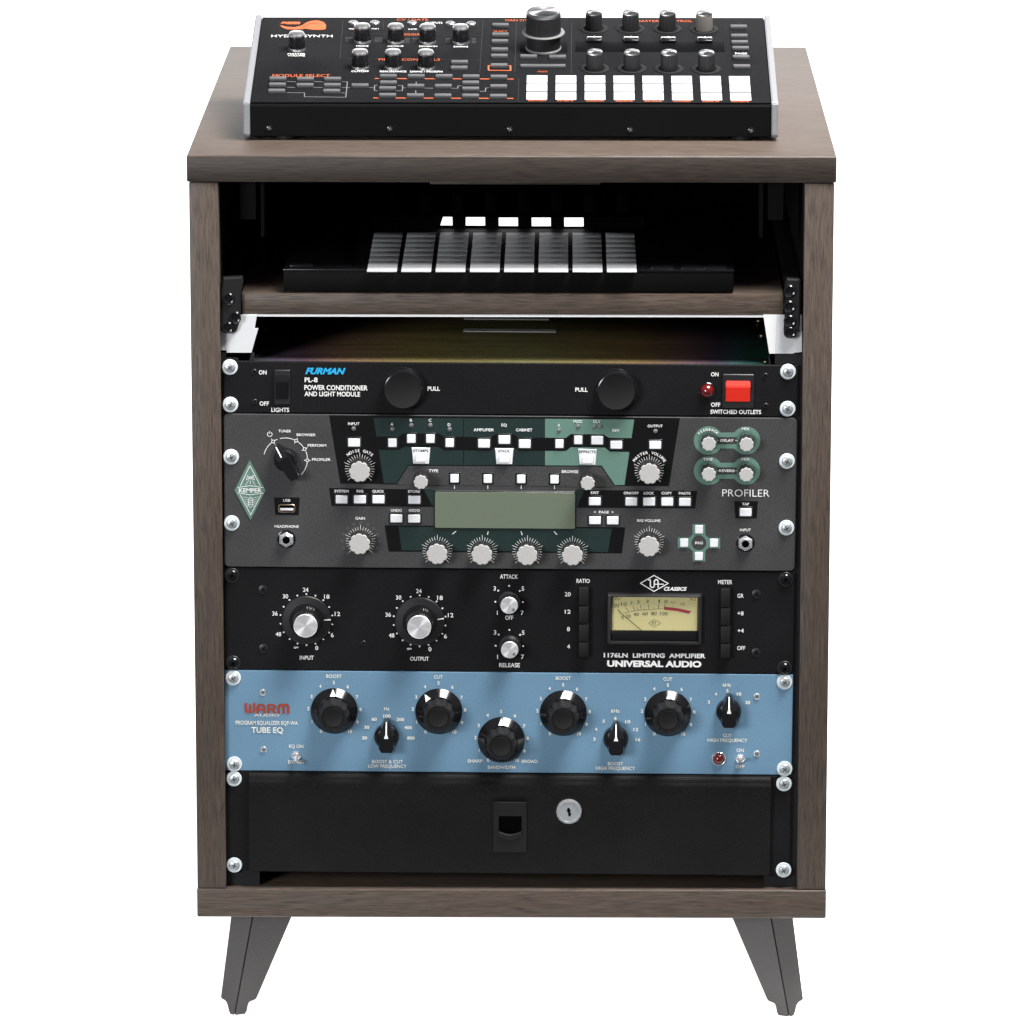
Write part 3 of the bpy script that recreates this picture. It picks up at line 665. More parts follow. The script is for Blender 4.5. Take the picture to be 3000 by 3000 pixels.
# --- limiting amplifier, two units high
ua = Unit('limiting_amplifier', 'black limiting amplifier with two silver dials and a yellow needle meter', 'audio unit', 215.3, 304.3)
panel(ua, 'black')
for zf, x, y in ((U1, 90, 78), (U1, 97, 655), (U2, 1825, 103), (U2, 1818, 682)): rack_screw(ua, zf, x, y, 'black')
for zf, x, y in ((U1, 293, 173), (U1, 297, 560), (U2, 1635, 200), (U2, 1633, 580)): small_screw(ua, zf, x, y, 3.8)
small_screw(ua, U1, 955, 525, 2.2)
T = ua.text; dots = MB()
for ox, oy, name, nx, ny, nw in ((0, 0, 'INPUT', 581, 622, 92), (745, 8, 'OUTPUT', 1323, 629, 122)):
    a, b = ua.pt(U1, 579+ox, 371+oy); k = U1.k/3.42
    for i in range(18):
        t = R(90+20*i); dots.flat(circ(a+171*k*math.cos(t), b+171*k*math.sin(t), .75, 8), -.3)
    for s_, x, y in (('24', 574, 175), ('18', 713, 220), ('12', 783, 334), ('6', 749, 473), ('0', 647, 558), ('48', 395, 467), ('36', 372, 331), ('30', 441, 218)):
        T(U1, s_, x+ox, y+oy, 36 if len(s_) > 1 else 19, 28, bold=.01)
    T(U1, '\u221e', 511+ox, 556+oy, 30, 14, bold=.02)
    T(U1, name, nx, ny, nw, 27, bold=.01)
    a, b = ua.pt(U1, 580+ox, 372+oy)
    o = ua.part('dial_knob', MB().lathe([(20.9, .2), (20.9, 1.6), (20.2, 2.2), (14.5, 3.0)], 64), 'knobm', (a, 0, b))
    put('dial_grip', MB().lathe([(14.5, 2.9), (12.6, 4), (12.2, 8), (11.2, 20), (10.3, 21.2), (10, 21.2)], 90, mod=lambda t: 1-.025*(math.cos(30*t) > 0)).mesh('dial_grip', 'knob', 20), o)
    put('dial_cap', MB().lathe([(10.1, 20.8), (10.1, 21.6), (9.6, 22), (0, 22)], 48).mesh('dial_cap', 'spun'), o)
    an = 2 if ox == 0 else 8
    put('dial_line', MB().box(12.6, 20.6, -2.9, -2.3, -.5, .5, mx=Matrix.Rotation(R(-an), 4, 'Y')).mesh('dial_line', 'white'), o)
for oy, ox, nm, ny, nw in ((0, 0, 'ATTACK', 230, 305), (755, 6, 'RELEASE', 1748, 355)):
    for x, y in ((535, 388), (350, 468), (718, 473), (300, 660), (772, 665)):
        a, b = ua.pt(UA, x+ox, y+oy); dots.flat(circ(a, b, .8, 8), -.3)
    for s_, x, y in (('3', 288, 432), ('5', 771, 435), ('1', 333, 850), ('7', 760, 850)): T(UA, s_, x+ox, y+oy, None, 74, bold=.01)
    T(UA, nm, 533+ox*1.6, ny, nw, 72, bold=.01)
    a, b = ua.pt(UA, 535+ox*1.6, 725+oy*1.009, -15)
    o = ua.part('knob', MB().lathe([(9.4, .2), (9.2, 2.2), (7.4, 3.5), (7.3, 13.5), (7.0, 14.6)], 60, mod=lambda t: 1-.03*(math.cos(24*t) > 0)), 'knobm', (a, 0, b), smooth=20)
    put('knob_cap', MB().lathe([(7.25, 14.4), (7.25, 15), (6.9, 15.3), (0, 15.3)], 40).mesh('knob_cap', 'spun'), o)
    put('knob_mark', MB().lathe([(1.15, 15.3), (1.15, 15.5), (.6, 15.5)], 16, at=(3.8, 0, -3.6)).mesh('knob_mark', 'dark'), o)
T(UA, 'OFF', 537, 935, 135, 72, bold=.01)
ua.part('scale_dots', dots, 'white', smooth=0, kind='stuff')
def button_bank(x0, x1, y0, divs, y1):
    ys = [y0]+divs+[y1]
    a0, b0 = ua.pt(U2, x0-6, y0-8); a1, b1 = ua.pt(U2, x1+6, y1+6)
    o = ua.part('button_slot', MB().prism(rrect(a0, a1, b1, b0, .5), -.35, .1), 'ink')
    for p, q in zip(ys, ys[1:]):
        c0, d0 = ua.pt(U2, x0, p+3, -5); c1, d1 = ua.pt(U2, x1, q-3, -5)
        put('push_key', MB().box(c0, c1, -5.5, 0, d1, d0, .5).mesh('push_key', 'rubber'), o)
button_bank(480, 542, 158, [277, 396, 513], 612); button_bank(1403, 1463, 166, [290, 408, 522], 620)
for t in (('RATIO', 507, 115, 86), ('20', 407, 202, 38), ('12', 407, 316, 38), ('8', 412, 429, 19), ('4', 412, 542, 19), ('METER', 1431, 123, 92), ('GR', 1531, 212, 40),
          ('+8', 1531, 326, 40), ('+4', 1532, 439, 40), ('OFF', 1536, 552, 52)): T(U2, *t, 27, bold=.01)
T(U2, 'CLASSICS', 1107, 167, 148, 25, bold=.045, shear=.3); T(U2, '1176LN  LIMITING  AMPLIFIER', 972, 601, 662, 29, bold=.03); T(U2, 'UNIVERSAL AUDIO', 970, 655, 615, 42, bold=.05)
lg = MB(); up = lambda l, dy=0: ua.pts(U2, l, dy)
lg.line(up([(880, 130), (968, 79), (1060, 131), (968, 183)]), .75, -.3, closed=True)
lg.line(up([(930, 108), (944, 108), (944, 148), (952, 157), (963, 157), (970, 148), (970, 118), (978, 106), (990, 106), (995, 118), (995, 158)]), .95, -.3)
lg.line(up([(970, 136), (1030, 136)]), .8, -.31)
ua.part('emblem', lg, 'white', smooth=0)
# needle meter
a0, b0 = ua.pt(U2, 665, 190); a1, b1 = ua.pt(U2, 1278, 527); c0, d0 = ua.pt(U2, 697, 217); c1, d1 = ua.pt(U2, 1248, 437)
l0, m0 = ua.pt(U2, 692, 500)
n0 = len(rrect(0, 1, 0, 1, .1))
fr = MB(); outer = rrect(a0, a1, b1, b0, 1.5); ow = [(outer, 0), (rrect(a0+.5, a1-.5, b1+.5, b0-.5, 1.4), -4), (rrect(c0-1.5, c1+1.5, m0-.6, d0+1.5, .6), -5), (rrect(c0-.2, c1+.2, m0+.3, d0+.4, .4), -1.0)]
vs = []; fs = []
for ps, y in ow: vs += [(p[0], y, p[1]) for p in ps]
for k in range(3):
    for i in range(n0): fs.append([k*n0+i, k*n0+(i+1) % n0, (k+1)*n0+(i+1) % n0, (k+1)*n0+i])
fr.add(vs, [f[::-1] for f in fs]); meter = ua.part('needle_meter', fr, 'knobm', smooth=30)
put('meter_face', MB().flat([(c0, d1), (c1, d1), (c1, d0), (c0, d0)], -1.1).mesh('meter_face', 'vu', 0), meter)
put('meter_base', MB().box(c0, c1, -2.6, -.9, m0+.3, d1-.1, .5).mesh('meter_base', 'knob'), meter)
mk = MB()
arc = [(770, 322), (860, 304), (950, 298), (1035, 292)]
mk.line(up(arc), .3, -1.3)
for x0, y0, x1, y1 in ((732, 297, 755, 325), (782, 284, 803, 310), (830, 275, 842, 304), (878, 268, 886, 299), (932, 264, 934, 297), (1000, 262, 998, 294), (1038, 264, 1036, 292), (905, 286, 908, 300), (965, 284, 966, 297), (858, 286, 864, 302), (1090, 274, 1082, 290)):
    mk.line(up([(x0, y0), (x1, y1)]), .3, -1.3)
mk.line(up([(932, 388), (971, 363), (1012, 388), (971, 412)]), .3, -1.3, closed=True)
mk.line(up([(956, 376), (956, 394), (966, 394), (966, 378), (978, 378), (978, 398)]), .35, -1.3)
put('meter_scale', mk.mesh('meter_scale', 'dark', 0), meter)
rd = [(1035, 281), (1120, 290), (1210, 309), (1195, 327), (1120, 309), (1033, 300)]
put('red_zone', MB().flat(up(rd), -1.28).mesh('red_zone', 'vured', 0), meter)
put('needle', MB().line(up([(735, 306), (885, 434)]), .45, -1.7).mesh('needle', 'ink', 0), meter)
for t in (('20', 722, 276, 36), ('10', 772, 266, 36), ('7', 822, 260, 16), ('5', 866, 252, 16), ('3', 924, 248, 18), ('1', 1002, 247, 8), ('0', 1046, 250, 20), ('0', 765, 352, 18), ('20', 800, 344, 34),
          ('40', 852, 332, 36), ('60', 910, 328, 36), ('80', 968, 327, 36), ('100', 1032, 328, 50), ('VU', 728, 230, 40)): T(U2, *t, 22, 'dark', 0, dy=-1.3)
for t in (('+1', 1090, 256, 26), ('+2', 1152, 266, 30), ('VU', 1218, 234, 40)): T(U2, *t, 20, 'vured', 0, dy=-1.3)

# --- tube equalizer, two units high
wa = Unit('tube_equalizer', 'light blue equalizer with five black skirted knobs and three pointer selectors', 'audio unit', 126.4, 215.0)
panel(wa, 'blue')
for zf, x, y in ((W1, 97, 80), (W1, 105, 648), (W2, 1818, 105), (W2, 1818, 670)): rack_screw(wa, zf, x, y)
for zf, x, y in ((W1, 293, 175), (W1, 298, 552), (W2, 1638, 200), (W2, 1637, 573)): small_screw(wa, zf, x, y, 2.8, ('zinc', 'dark'))
T = wa.text

for l in ([[(180, 250), (180, 292), (188, 303), (207, 304), (207, 258)], [(207, 304), (225, 303), (234, 292), (234, 250)]],
          [[(256, 312), (256, 272), (264, 259), (293, 259), (302, 272), (302, 312)], [(256, 288), (302, 288)]],
          [[(328, 312), (328, 259), (358, 259), (370, 266), (370, 278), (358, 286), (328, 286)], [(352, 286), (372, 312)]],
          [[(395, 312), (395, 270), (403, 258), (420, 258), (428, 270), (428, 312)], [(428, 270), (436, 258), (450, 258), (458, 270), (458, 312)]]):
    g = MB()
    for i, q in enumerate(l): g.line(wa.pts(W1, q), 2.1, -.5-i*.01)
    wa.part('lettering', g, 'rust', smooth=0)
T(W1, 'AUDIO', 318, 326, 166, 18, 'cream', .0); T(W1, 'PROGRAM EQUALIZER EQP-WA', 318, 377, 412, 27, 'cream', .012); T(W1, 'TUBE EQ', 321, 424, 210, 38, 'cream', .02)
for t in (('EQ ON', 512, 531, 95), ('BYPASS', 512, 634, 105), ('BOOST', 760, 70, 102), ('CUT', 1447, 75, 58), ('Hz', 1108, 284, 36), ('BOOST & CUT', 1112, 632, 205), ('LOW FREQUENCY', 1112, 662, 255)): T(W1, *t, 23, 'cream', .012)
for t in (('100', 1109, 332, 48), ('60', 1025, 353, 34), ('200', 1197, 354, 50), ('30', 976, 406, 34), ('400', 1248, 408, 50), ('20', 962, 476, 34), ('800', 1267, 477, 50)): T(W1, *t, 22, 'cream', .025)
for t in (('BOOST', 378, 82, 98), ('CUT', 1058, 88, 58), ('kHz', 717, 295, 54), ('BOOST', 718, 638, 100), ('HIGH FREQUENCY', 718, 668, 258), ('kHz', 1443, 126, 54), ('CUT', 1446, 455, 58),
          ('HIGH FREQUENCY', 1446, 486, 260), ('ON', 1529, 551, 48), ('OFF', 1528, 657, 58)): T(W2, *t, 23, 'cream', .012)
for t in (('8', 717, 344, 15), ('5', 641, 362, 15), ('10', 798, 365, 34), ('4', 592, 414, 15), ('12', 850, 416, 32), ('3', 580, 478, 15), ('16', 864, 482, 32), ('5', 1446, 164, 14), ('4', 1371, 185, 14),
          ('10', 1522, 185, 30), ('3', 1325, 237, 14), ('20', 1578, 240, 32)): T(W2, *t, 22, 'cream', .025)
for t in (('SHARP', 515, 687, 205), ('BROAD', 1250, 692, 218), ('BANDWIDTH', 870, 772, 370)): T(WB, *t, 43, 'cream', .012)
NUM = [(-86, 136), (-146, 72), (-170, -14), (-149, -94), (-91, -162), (-2, -187), (89, -161), (150, -93), (173, -11), (153, 75), (104, 136)]
skirt = MB().lathe([(20.0, .2), (20.0, 1.0), (19.5, 1.5), (14.2, 6.8), (13.4, 7.0)], 80).mesh('skirted_knob', 'knob')
fl = lambda t: 1+.035*math.cos(11*t)
grip = MB().lathe([(13.2, 6.6), (12.9, 8), (12.3, 21), (11.6, 22.4), (10.4, 22.8)], 110, mod=fl).mesh('knob_grip', 'rubber')
face = MB().lathe([(10.9, 22.6), (10.6, 22.8), (9.4, 22.8), (9.0, 22.2), (8.6, 22.2), (8.2, 22.9), (6, 22.3), (0, 21.6)], 60).mesh('knob_face', 'rubber')
tri = MB()
def onsk(r): return -(1.5+(19.5-r)*(6.8-1.5)/(19.5-14.2))-.25
tri.add([(0, onsk(19.4), 19.4), (-2.6, onsk(14.3), 14.3), (2.6, onsk(14.3), 14.3)], [[0, 1, 2]])
tri = tri.mesh('pointer_mark', 'white', 0)
for zf, x, y, an in ((W1, 762, 297, -3), (W1, 1450, 300, -38), (WB, 868, 400, 0), (W2, 378, 308, 0), (W2, 1058, 310, 4)):
    a, b = wa.pt(zf, x, y)
    o = put('skirted_knob', skirt, wa.e, (a, 0, b)); put('knob_grip', grip, o); put('knob_face', face, o)
    put('pointer_mark', tri, o, rot=(0, R(an), 0))
    for i, (dx, dy) in enumerate(NUM):
        text(wa.e, str(i), a+dx*W1.k/3.44, b-dy*W1.k/3.36, -.5, None, 23*W1.k/3.37, 'cream', .025)
for zf, x, y in ((W1, 1107, 466), (W2, 720, 476), (W2, 1454, 298)):
    a, b = wa.pt(zf, x, y, -2); chicken(wa, a, b, 10.9, 15.6, 11.5, 15, 0, True, .5)
pilot(wa, W2, 1390, 605, 5.0, 'chrome')
for zf, x, y, up_ in ((W1, 511, 592, 1), (W2, 1530, 605, -1)):
    a, b = wa.pt(zf, x, y)
    o = wa.part('toggle_switch', MB().lathe([(4.2, 0), (4.2, 1.4), (3.6, 1.8), (2.8, 1.8)], 6).lathe([(2.9, 1.4), (2.9, 3.2), (2.4, 3.6), (0, 3.6)], 18), 'chrome', (a, 0, b), smooth=25)
    put('toggle_lever', MB().lathe([(1.2, 2.5), (1.6, 9), (1.7, 11), (1.2, 12.2), (0, 12.4)], 14, mx=Matrix.Rotation(R(12*up_), 4, 'X')).mesh('toggle_lever', 'chrome'), o)

# --- lockable drawer
dr = Unit('lockable_rack_box', 'plain black lockable rack drawer at the bottom of the cabinet', 'drawer', 38.2, 126.0)
panel(dr, 'black')
x0, _ = dr.pt(D1, 203, 300); x1, _ = dr.pt(D2, 1575, 300)
H = 87.2
pf = [(-1.0, H-.2), (-3.2, H-2), (-4.2, H-6.2), (-6.0, H-6.8), (-6.2, H-16), (-4.6, H-19), (-4.4, .5), (-.3, .3), (-.3, H-.2)]
vs = [(x0, *p) for p in pf]+[(x1, *p) for p in pf]; n = len(pf)
fs = [[i, (i+1) % n, n+(i+1) % n, n+i] for i in range(n)]+[list(range(n))[::-1], list(range(n, 2*n))]
me = MB().add(vs, fs).mesh('drawer_front', 'drawer', 0); bm = bmesh.new(); bm.from_mesh(me); bmesh.ops.recalc_face_normals(bm, faces=bm.faces)
bmesh.ops.bevel(bm, geom=[e for e in bm.edges if abs(e.verts[0].co.x-e.verts[1].co.x) > .1], offset=.0006, segments=2, affect='EDGES'); bm.to_mesh(me); bm.free()
me.polygons.foreach_set('use_smooth', [True]*len(me.polygons)); me.set_sharp_from_angle(angle=R(35))
df = put('drawer_front', me, dr.e)
dr.part('drawer_box', MB().box(-215, 215, 3.5, 300, 2, H-3), 'rail')
for zf, x, y in ((D1, 103, 92), (D1, 105, 660), (D2, 1650, 102), (D2, 1648, 567)): rack_screw(dr, zf, x, y)
yd = -4.5
a0, b0 = dr.pt(D2, 85, 200, yd); a1, b1 = dr.pt(D2, 262, 470, yd)
la = dr.part('latch', MB().prism([(a0, b1), (a1, b1), (a1, b0), (a0, b0)], yd-1.4, yd+.2, 0, .4), 'rubber')
a0, b0 = dr.pt(D2, 113, 275, yd); a1, b1 = dr.pt(D2, 236, 355, yd)
put('finger_recess', MB().prism([(a0, b0), (a1, b0)]+[(a1+(a0-a1)*i/8, b1-2.6*math.sin(math.pi*i/8)) for i in range(9)], yd-1.5, yd-.5).mesh('finger_recess', 'hole'), la)
lip = [(a0+(a1-a0)*i/10, b1-.2-2.8*math.sin(math.pi*i/10)) for i in range(11)]
put('latch_lip', MB().prism(lip+[(p[0], p[1]-4.4) for p in lip[::-1]], yd-3.4, yd-1.2, 0, .7).mesh('latch_lip', 'rubber'), la)
a, b = dr.pt(D2, 491, 256, yd-3)
lo = dr.part('lock', MB().lathe([(10.9, 0), (10.9, 2), (10.3, 3.2), (8.6, 3.4), (8.2, 2.6)], 44), 'chrome', (a, yd, b))
put('lock_barrel', MB().lathe([(8.3, 2.4), (8.2, 3.0), (0, 3.0)], 40).mesh('lock_barrel', 'zinc'), lo)
put('keyhole', MB().box(-.9, .9, -3.2, -2.8, -3.8, 3.8, .3).box(-1.5, 1.5, -3.22, -2.8, .2, 2.4, .3).box(-.2, 1.6, -3.21, -2.8, -2.6, -1.0).mesh('keyhole', 'hole'), lo, rot=(0, R(-9), 0))

# ------------------------------------------------------------------ desktop synthesizer on the top panel
SX, SY, SA = -1.4, 80.0, math.atan2(45.1, 204.9)
FZ = 31.5                                      # height of the panel's front edge above the table top
sy = thing('desktop_synthesizer', 'black desktop synthesizer with silver end cheeks lying on top of the cabinet', 'synthesizer', (SX, SY, ZT+LEG))
PN = Vector((0, -math.sin(SA), math.cos(SA))); P0 = Vector((SX, SY, ZT+FZ))
def sp(zf, x, y, h=0):                         # x and distance up the sloping panel, for a point h mm above it
    p = on_plane(*zf(x, y), P0+PN*h, PN)-P0
    return p.x, p.dot(Vector((0, math.cos(SA), math.sin(SA))))
def sloc(x, s, h=0): return (x, s*math.cos(SA)-h*math.sin(SA), FZ+s*math.sin(SA)+h*math.cos(SA))
SROT = (SA, 0, 0)
PLEN = 209.0
HW = 219.8
pf = [(0, 3.6), (0, FZ-1.6), (1.2, FZ-.2), (2.5, FZ), (PLEN*math.cos(SA), FZ+PLEN*math.sin(SA)-.5), (PLEN*math.cos(SA)+4, FZ+PLEN*math.sin(SA)-4), (PLEN*math.cos(SA)+4, 3.6)]
n = len(pf); vs = [(-HW, *p) for p in pf]+[(HW, *p) for p in pf]
fs = [[i, n+i, n+(i+1) % n, (i+1) % n] for i in range(n)]+[list(range(n)), list(range(n, 2*n))[::-1]]
me = MB().add(vs, fs).mesh('case', 'casek', 0); bm = bmesh.new(); bm.from_mesh(me); bmesh.ops.recalc_face_normals(bm, faces=bm.faces)
bmesh.ops.bevel(bm, geom=list(bm.edges), offset=.0007, segments=2, affect='EDGES', clamp_overlap=True); bm.to_mesh(me); bm.free()
me.polygons.foreach_set('use_smooth', [True]*len(me.polygons)); me.set_sharp_from_angle(angle=R(35))
put('case', me, sy)
def zm(mbx): return mbx
RX90 = Matrix.Rotation(R(-90), 4, 'X')         # lathe axis -y -> +z
put('control_panel', MB().box(-HW+.6, HW-.6, 1.2, PLEN-1.5, 0, .9, .3).mesh('control_panel', 'syntop'), sy, sloc(0, 0, .02), SROT)
for s_ in (-1, 1):
    cp = [(2.0, 2.2), (-1.8, 5), (-1.8, FZ+.4), (.2, FZ+2.2), (PLEN*math.cos(SA)+2, FZ+PLEN*math.sin(SA)+2.4), (PLEN*math.cos(SA)+7, FZ+PLEN*math.sin(SA)-1), (PLEN*math.cos(SA)+6, 2.2)]
    n = len(cp); xa, xb = (s_*HW+s_*.2, s_*HW+s_*5.6)
    vs = [(xa, *p) for p in cp]+[(xb, *p) for p in cp]
    fs = [[i, n+i, n+(i+1) % n, (i+1) % n] for i in range(n)]+[list(range(n)), list(range(n, 2*n))[::-1]]
    me = MB().add(vs, fs).mesh('end_cheek', 'alu', 0); bm = bmesh.new(); bm.from_mesh(me); bmesh.ops.recalc_face_normals(bm, faces=bm.faces)
    bmesh.ops.bevel(bm, geom=list(bm.edges), offset=.0008, segments=2, affect='EDGES'); bm.to_mesh(me); bm.free()
    put('end_cheek', me, sy)
FOOT = MB().lathe([(9, 0), (9, 3.6), (0, 3.6)], 24, mx=RX90).mesh('foot', 'rubber')
for x, y in ((-190, 12), (196, 12), (-190, 190), (196, 190)): put('foot', FOOT, sy, (x, y, 0))
SCR = MB().lathe([(2.6, -.2), (2.6, .7), (1.8, 1.1), (0, 1.1)], 18)
for an in (20, 110): SCR.box(-1.5, 1.5, -1.25, -1.0, -.25, .25, 0, 1, mx=Matrix.Rotation(R(an), 4, 'Y'))
SCR = SCR.mesh('case_screw', ['knob', 'dim'])
for zf, x, y in ((S1, 192, 805), (S1, 950, 808), (S1, 1705, 813), (S2, 852, 815), (S2, 1612, 820)):
    p = on_y(*zf(x, y), SY); put('case_screw', SCR, sy, (p.x-SX, 0, p.z-ZT))
pz = .95
# small chrome-capped knobs
kb = MB().lathe([(7.4, 2.6), (7.2, 4), (6.9, 13), (6.6, 13.6)], 48, mx=RX90).mesh('knob', 'knob')
kc = MB().lathe([(6.9, 13.2), (6.9, 14.4), (6.2, 15.6), (4.6, 16.2), (0, 16.2)], 36, mx=RX90).mesh('knob_cap', 'chip')
kr = MB().lathe([(7.5, 0), (7.5, 1.6), (7.2, 2.8), (7, 2.8)], 36, mx=RX90).mesh('knob_ring', 'chip')
for x, y in ((365, 312), (777, 262), (987, 263), (1187, 265), (1395, 268), (763, 425), (970, 425), (1177, 427)):
    o = put('knob', kb, sy, sloc(*sp(S1, x, y, pz), pz), SROT); put('knob_cap', kc, o); put('knob_ring', kr, o)
# knurled silver-topped knobs
kn = lambda t: 1-.03*(math.cos(24*t) > 0)
kb2 = {m: MB().lathe([(7.4, .4), (7.3, 13.5), (6.9, 14.6)], 96, mod=kn, mx=RX90).mesh('knob', m, 20) for m in ('knobm', 'faded')}
kc2 = MB().lathe([(7.0, 14.2), (6.9, 15), (6.2, 16), (5.4, 16.3), (0, 16.3)], 36, mx=RX90).mesh('knob_cap', 'spunz')
kr2 = MB().lathe([(12.3, 0), (12.3, .5), (11.8, .7), (9, .7), (8.6, .2)], 40, mx=RX90).mesh('knob_ring', 'rubber')
for i, (x, y) in enumerate(((622, 182), (853, 182), (1085, 183), (1315, 185), (628, 432), (862, 432), (1095, 434), (1330, 436))):
    o = put('knob', kb2['faded' if i == 3 else 'knobm'], sy, sloc(*sp(S2, x, y, pz), pz), SROT, label='faded grey knob at the right end of the back row' if i == 3 else None)
    put('knob_cap', kc2, o); put('knob_ring', kr2, o)
# large encoder
k3 = lambda t: 1-.022*(math.cos(36*t) > 0)
o = put('encoder_knob', MB().lathe([(15.2, 15.5), (15.0, 31), (14.4, 32)], 144, mod=k3, mx=RX90).lathe([(14.7, 0), (14.7, 15.4), (0, 15.5)], 48, mx=RX90).mesh('encoder_knob', 'knobm', 20), sy, sloc(*sp(S2, 305, 305, pz), pz), SROT)
put('knob_cap', MB().lathe([(14.8, 31.4), (14.8, 33), (13.8, 34.4), (12.8, 34.8), (0, 34.8)], 56, mx=RX90).mesh('knob_cap', 'spunz'), o)
put('knob_ring', MB().lathe([(18.2, 14.4), (18.4, 15), (18, 15.6), (15, 15.4)], 56, mx=RX90).mesh('knob_ring', 'dim'), o)
put('base_ring', MB().lathe([(15.4, 0), (15.4, 1.2), (14.6, 2)], 56, mx=RX90).mesh('base_ring', 'dim'), o)
# socket row at the back
JK = MB().lathe([(4.2, 0), (4.2, 1.6), (3.6, 2.2), (1.9, 2.2), (1.8, .6), (0, .6)], 18, mx=RX90).mesh('socket', 'chip')
for x, y in ((720, 150), (855, 150), (1090, 152), (1330, 154), (1460, 156)): put('socket', JK, sy, sloc(*sp(S1, x, y, pz), pz), SROT)
# grey rubber buttons
def rub(w, d, h, m='greybtn', nm='button'): return MB().box(-w/2, w/2, -d/2, d/2, 0, h, .5).mesh(nm, m)
GB = rub(14.2, 5.2, 3.0)
def key(zf, x, y, me=GB, h=2.6): return put('button', me, sy, sloc(*sp(zf, x, y, pz+h*.5), pz), SROT)
for x, y in ((245, 498), (418, 500), (590, 500), (243, 536), (416, 539), (588, 539), (238, 575), (584, 576), (762, 541), (940, 482), (1115, 482), (1290, 483), (1460, 485), (1635, 487),
             (940, 523), (935, 559), (1113, 544), (1285, 545), (1458, 524), (1458, 562), (1633, 547), (935, 602), (1110, 604), (1283, 605), (1457, 606), (1632, 608), (1388, 394), (1385, 430),
             (1645, 161), (1645, 221), (1642, 263), (1640, 315), (1638, 355), (1636, 415)): key(S1, x, y)
for x, y in ((212, 358), (394, 361), (1533, 171), (1537, 229), (1540, 269), (1545, 306), (1548, 362), (1553, 421)): key(S2, x, y)
key(S2, 302, 416, rub(38.5, 4.6, 2.6))
# small glossy dark blocks, white highlight painted on, under the back row of knobs
BLOCK = MB().box(-6.8, 6.8, -5, 5, 0, 3.2, 1.2, seg=3).mesh('dark_block', 'knob')
BLOCK_HI = MB().box(-6, 6, 1.4, 2.6, 3.0, 3.35, .1).mesh('block_highlight', 'pale'); BLOCK_DOT = MB().lathe([(.7, 3.0), (.6, 3.4), (0, 3.4)], 10, mx=RX90 @ Matrix.Translation((0, 0, 0)), at=(0, 0, 3)).mesh('block_dot', 'white')
for x, y in ((625, 245), (857, 246), (1090, 247), (1320, 248)):
    o = put('dark_block', BLOCK, sy, sloc(*sp(S2, x, y, pz+2), pz), SROT); put('block_highlight', BLOCK_HI, o); put('block_dot', BLOCK_DOT, o)
# displays
for q in ((S2, 505, 1445, 270, 332), (S2, 155, 455, 266, 336)):
    a, s0 = sp(q[0], q[1], q[4]); b, _ = sp(q[0], q[2], q[4]); _, s1 = sp(q[0], q[1], q[3])
    put('display', MB().box(a, b, s0, s1, .85, 1.15, .1).mesh('display', 'screen'), sy, sloc(0, 0, 0), SROT)
# white pads: eight columns, three rows
_, sA = sp(S2, 812, 496, pz+2); _, sB = sp(S2, 812, 548, pz+2); PADH = (sA-sB)-1.9
PADM = MB().box(-8.8, 8.8, PADH/2*-1, PADH/2, 0, .5, .2).mesh('pad', 'pad')
for c in range(8):
    for r_, y in enumerate((496, 548, 601)):
        x = 265+c*181.8+r_*(c/7*5-1)+0
        put('pad', PADM, sy, sloc(*sp(S2, x, y+c*.8, pz+.5), pz), SROT)
# printed legends on the sloping panel (local x, slope, height)
SM = Matrix.Translation((0, 0, FZ)) @ Matrix.Rotation(SA, 4, 'X') @ Matrix(((1, 0, 0, 0), (0, 0, 1, 0), (0, -1, 0, 0), (0, 0, 0, 1)))   # (x, -height, slope) -> body frame
def stext(zf, s, x, y, w, h, c='white', bold=.0, shear=0):
    a, b = sp(zf, x, y, pz); _, b1 = sp(zf, x, y-h/2, pz); _, b0 = sp(zf, x, y+h/2, pz)
    text(sy, s, a, b, -pz-.12, w*zf.k/3.40, (b1-b0)*.9, c, bold, shear, 0, 'lettering', SM)
def sline(mbx, zf, l, w, dy=.1):
    tmp = MB().line([sp(zf, *q, pz) for q in l], w, -pz-dy); mbx.add(tmp.v, tmp.f, 0, SM)
stext(S1, 'HYDRASYNTH', 396, 227, 388, 16, bold=.0)
stext(S1, 'asm', 325, 142, 125, 24, 'orange', .08, .2)
for t in (('MASTER', 362, 340, 110, 10), ('VOLUME', 362, 351, 110, 9), ('MODE', 777, 290, 76, 9), ('OCTAVE', 985, 291, 100, 9), ('DIVISION', 1190, 292, 112, 9), ('SWING', 1395, 294, 90, 9), ('CUTOFF', 762, 449, 108, 11),
          ('RESONANCE', 970, 450, 165, 11), ('DRIVE / MORPH', 1178, 451, 200, 11), ('GATE', 1092, 184, 56, 8), ('MOD 1', 715, 182, 46, 8), ('MOD 2', 858, 181, 46, 8), ('OUTPUTS', 1225, 144, 110, 12)): stext(S1, *t)
for t in (('CV / GATE', 1092, 124, 200, 14), ('MODULE SELECT', 392, 476, 358, 18), ('ARPEGGIATOR', 1090, 217, 250, 14), ('FILTER CONTROLS', 1072, 375, 385, 14), ('SHIFT', 1645, 197, 90, 9)): stext(S1, *t, 'orange')
for t in (('MAIN SYSTEM', 165, 128, 200, 13), ('MASTER CONTROL', 1065, 133, 360, 13), ('PADS', 300, 451, 60, 9)): stext(S2, *t, 'orange')
stext(S2, 'PAGE', 1548, 337, 74, 11); stext(S2, 'HOME', 302, 414, 86, 1, 'dim')
for c, s_ in enumerate(('PATCH', 'INIT', 'RANDOM', 'SEQUENCE', 'SCALE', 'CHORD', 'CLEAR FX', 'FAVORITE')): stext(S2, s_, 265+c*182.5, 633+c*.9, 108, 8, 'orange', .03)
orl = MB(); whl = MB(); dml = MB()
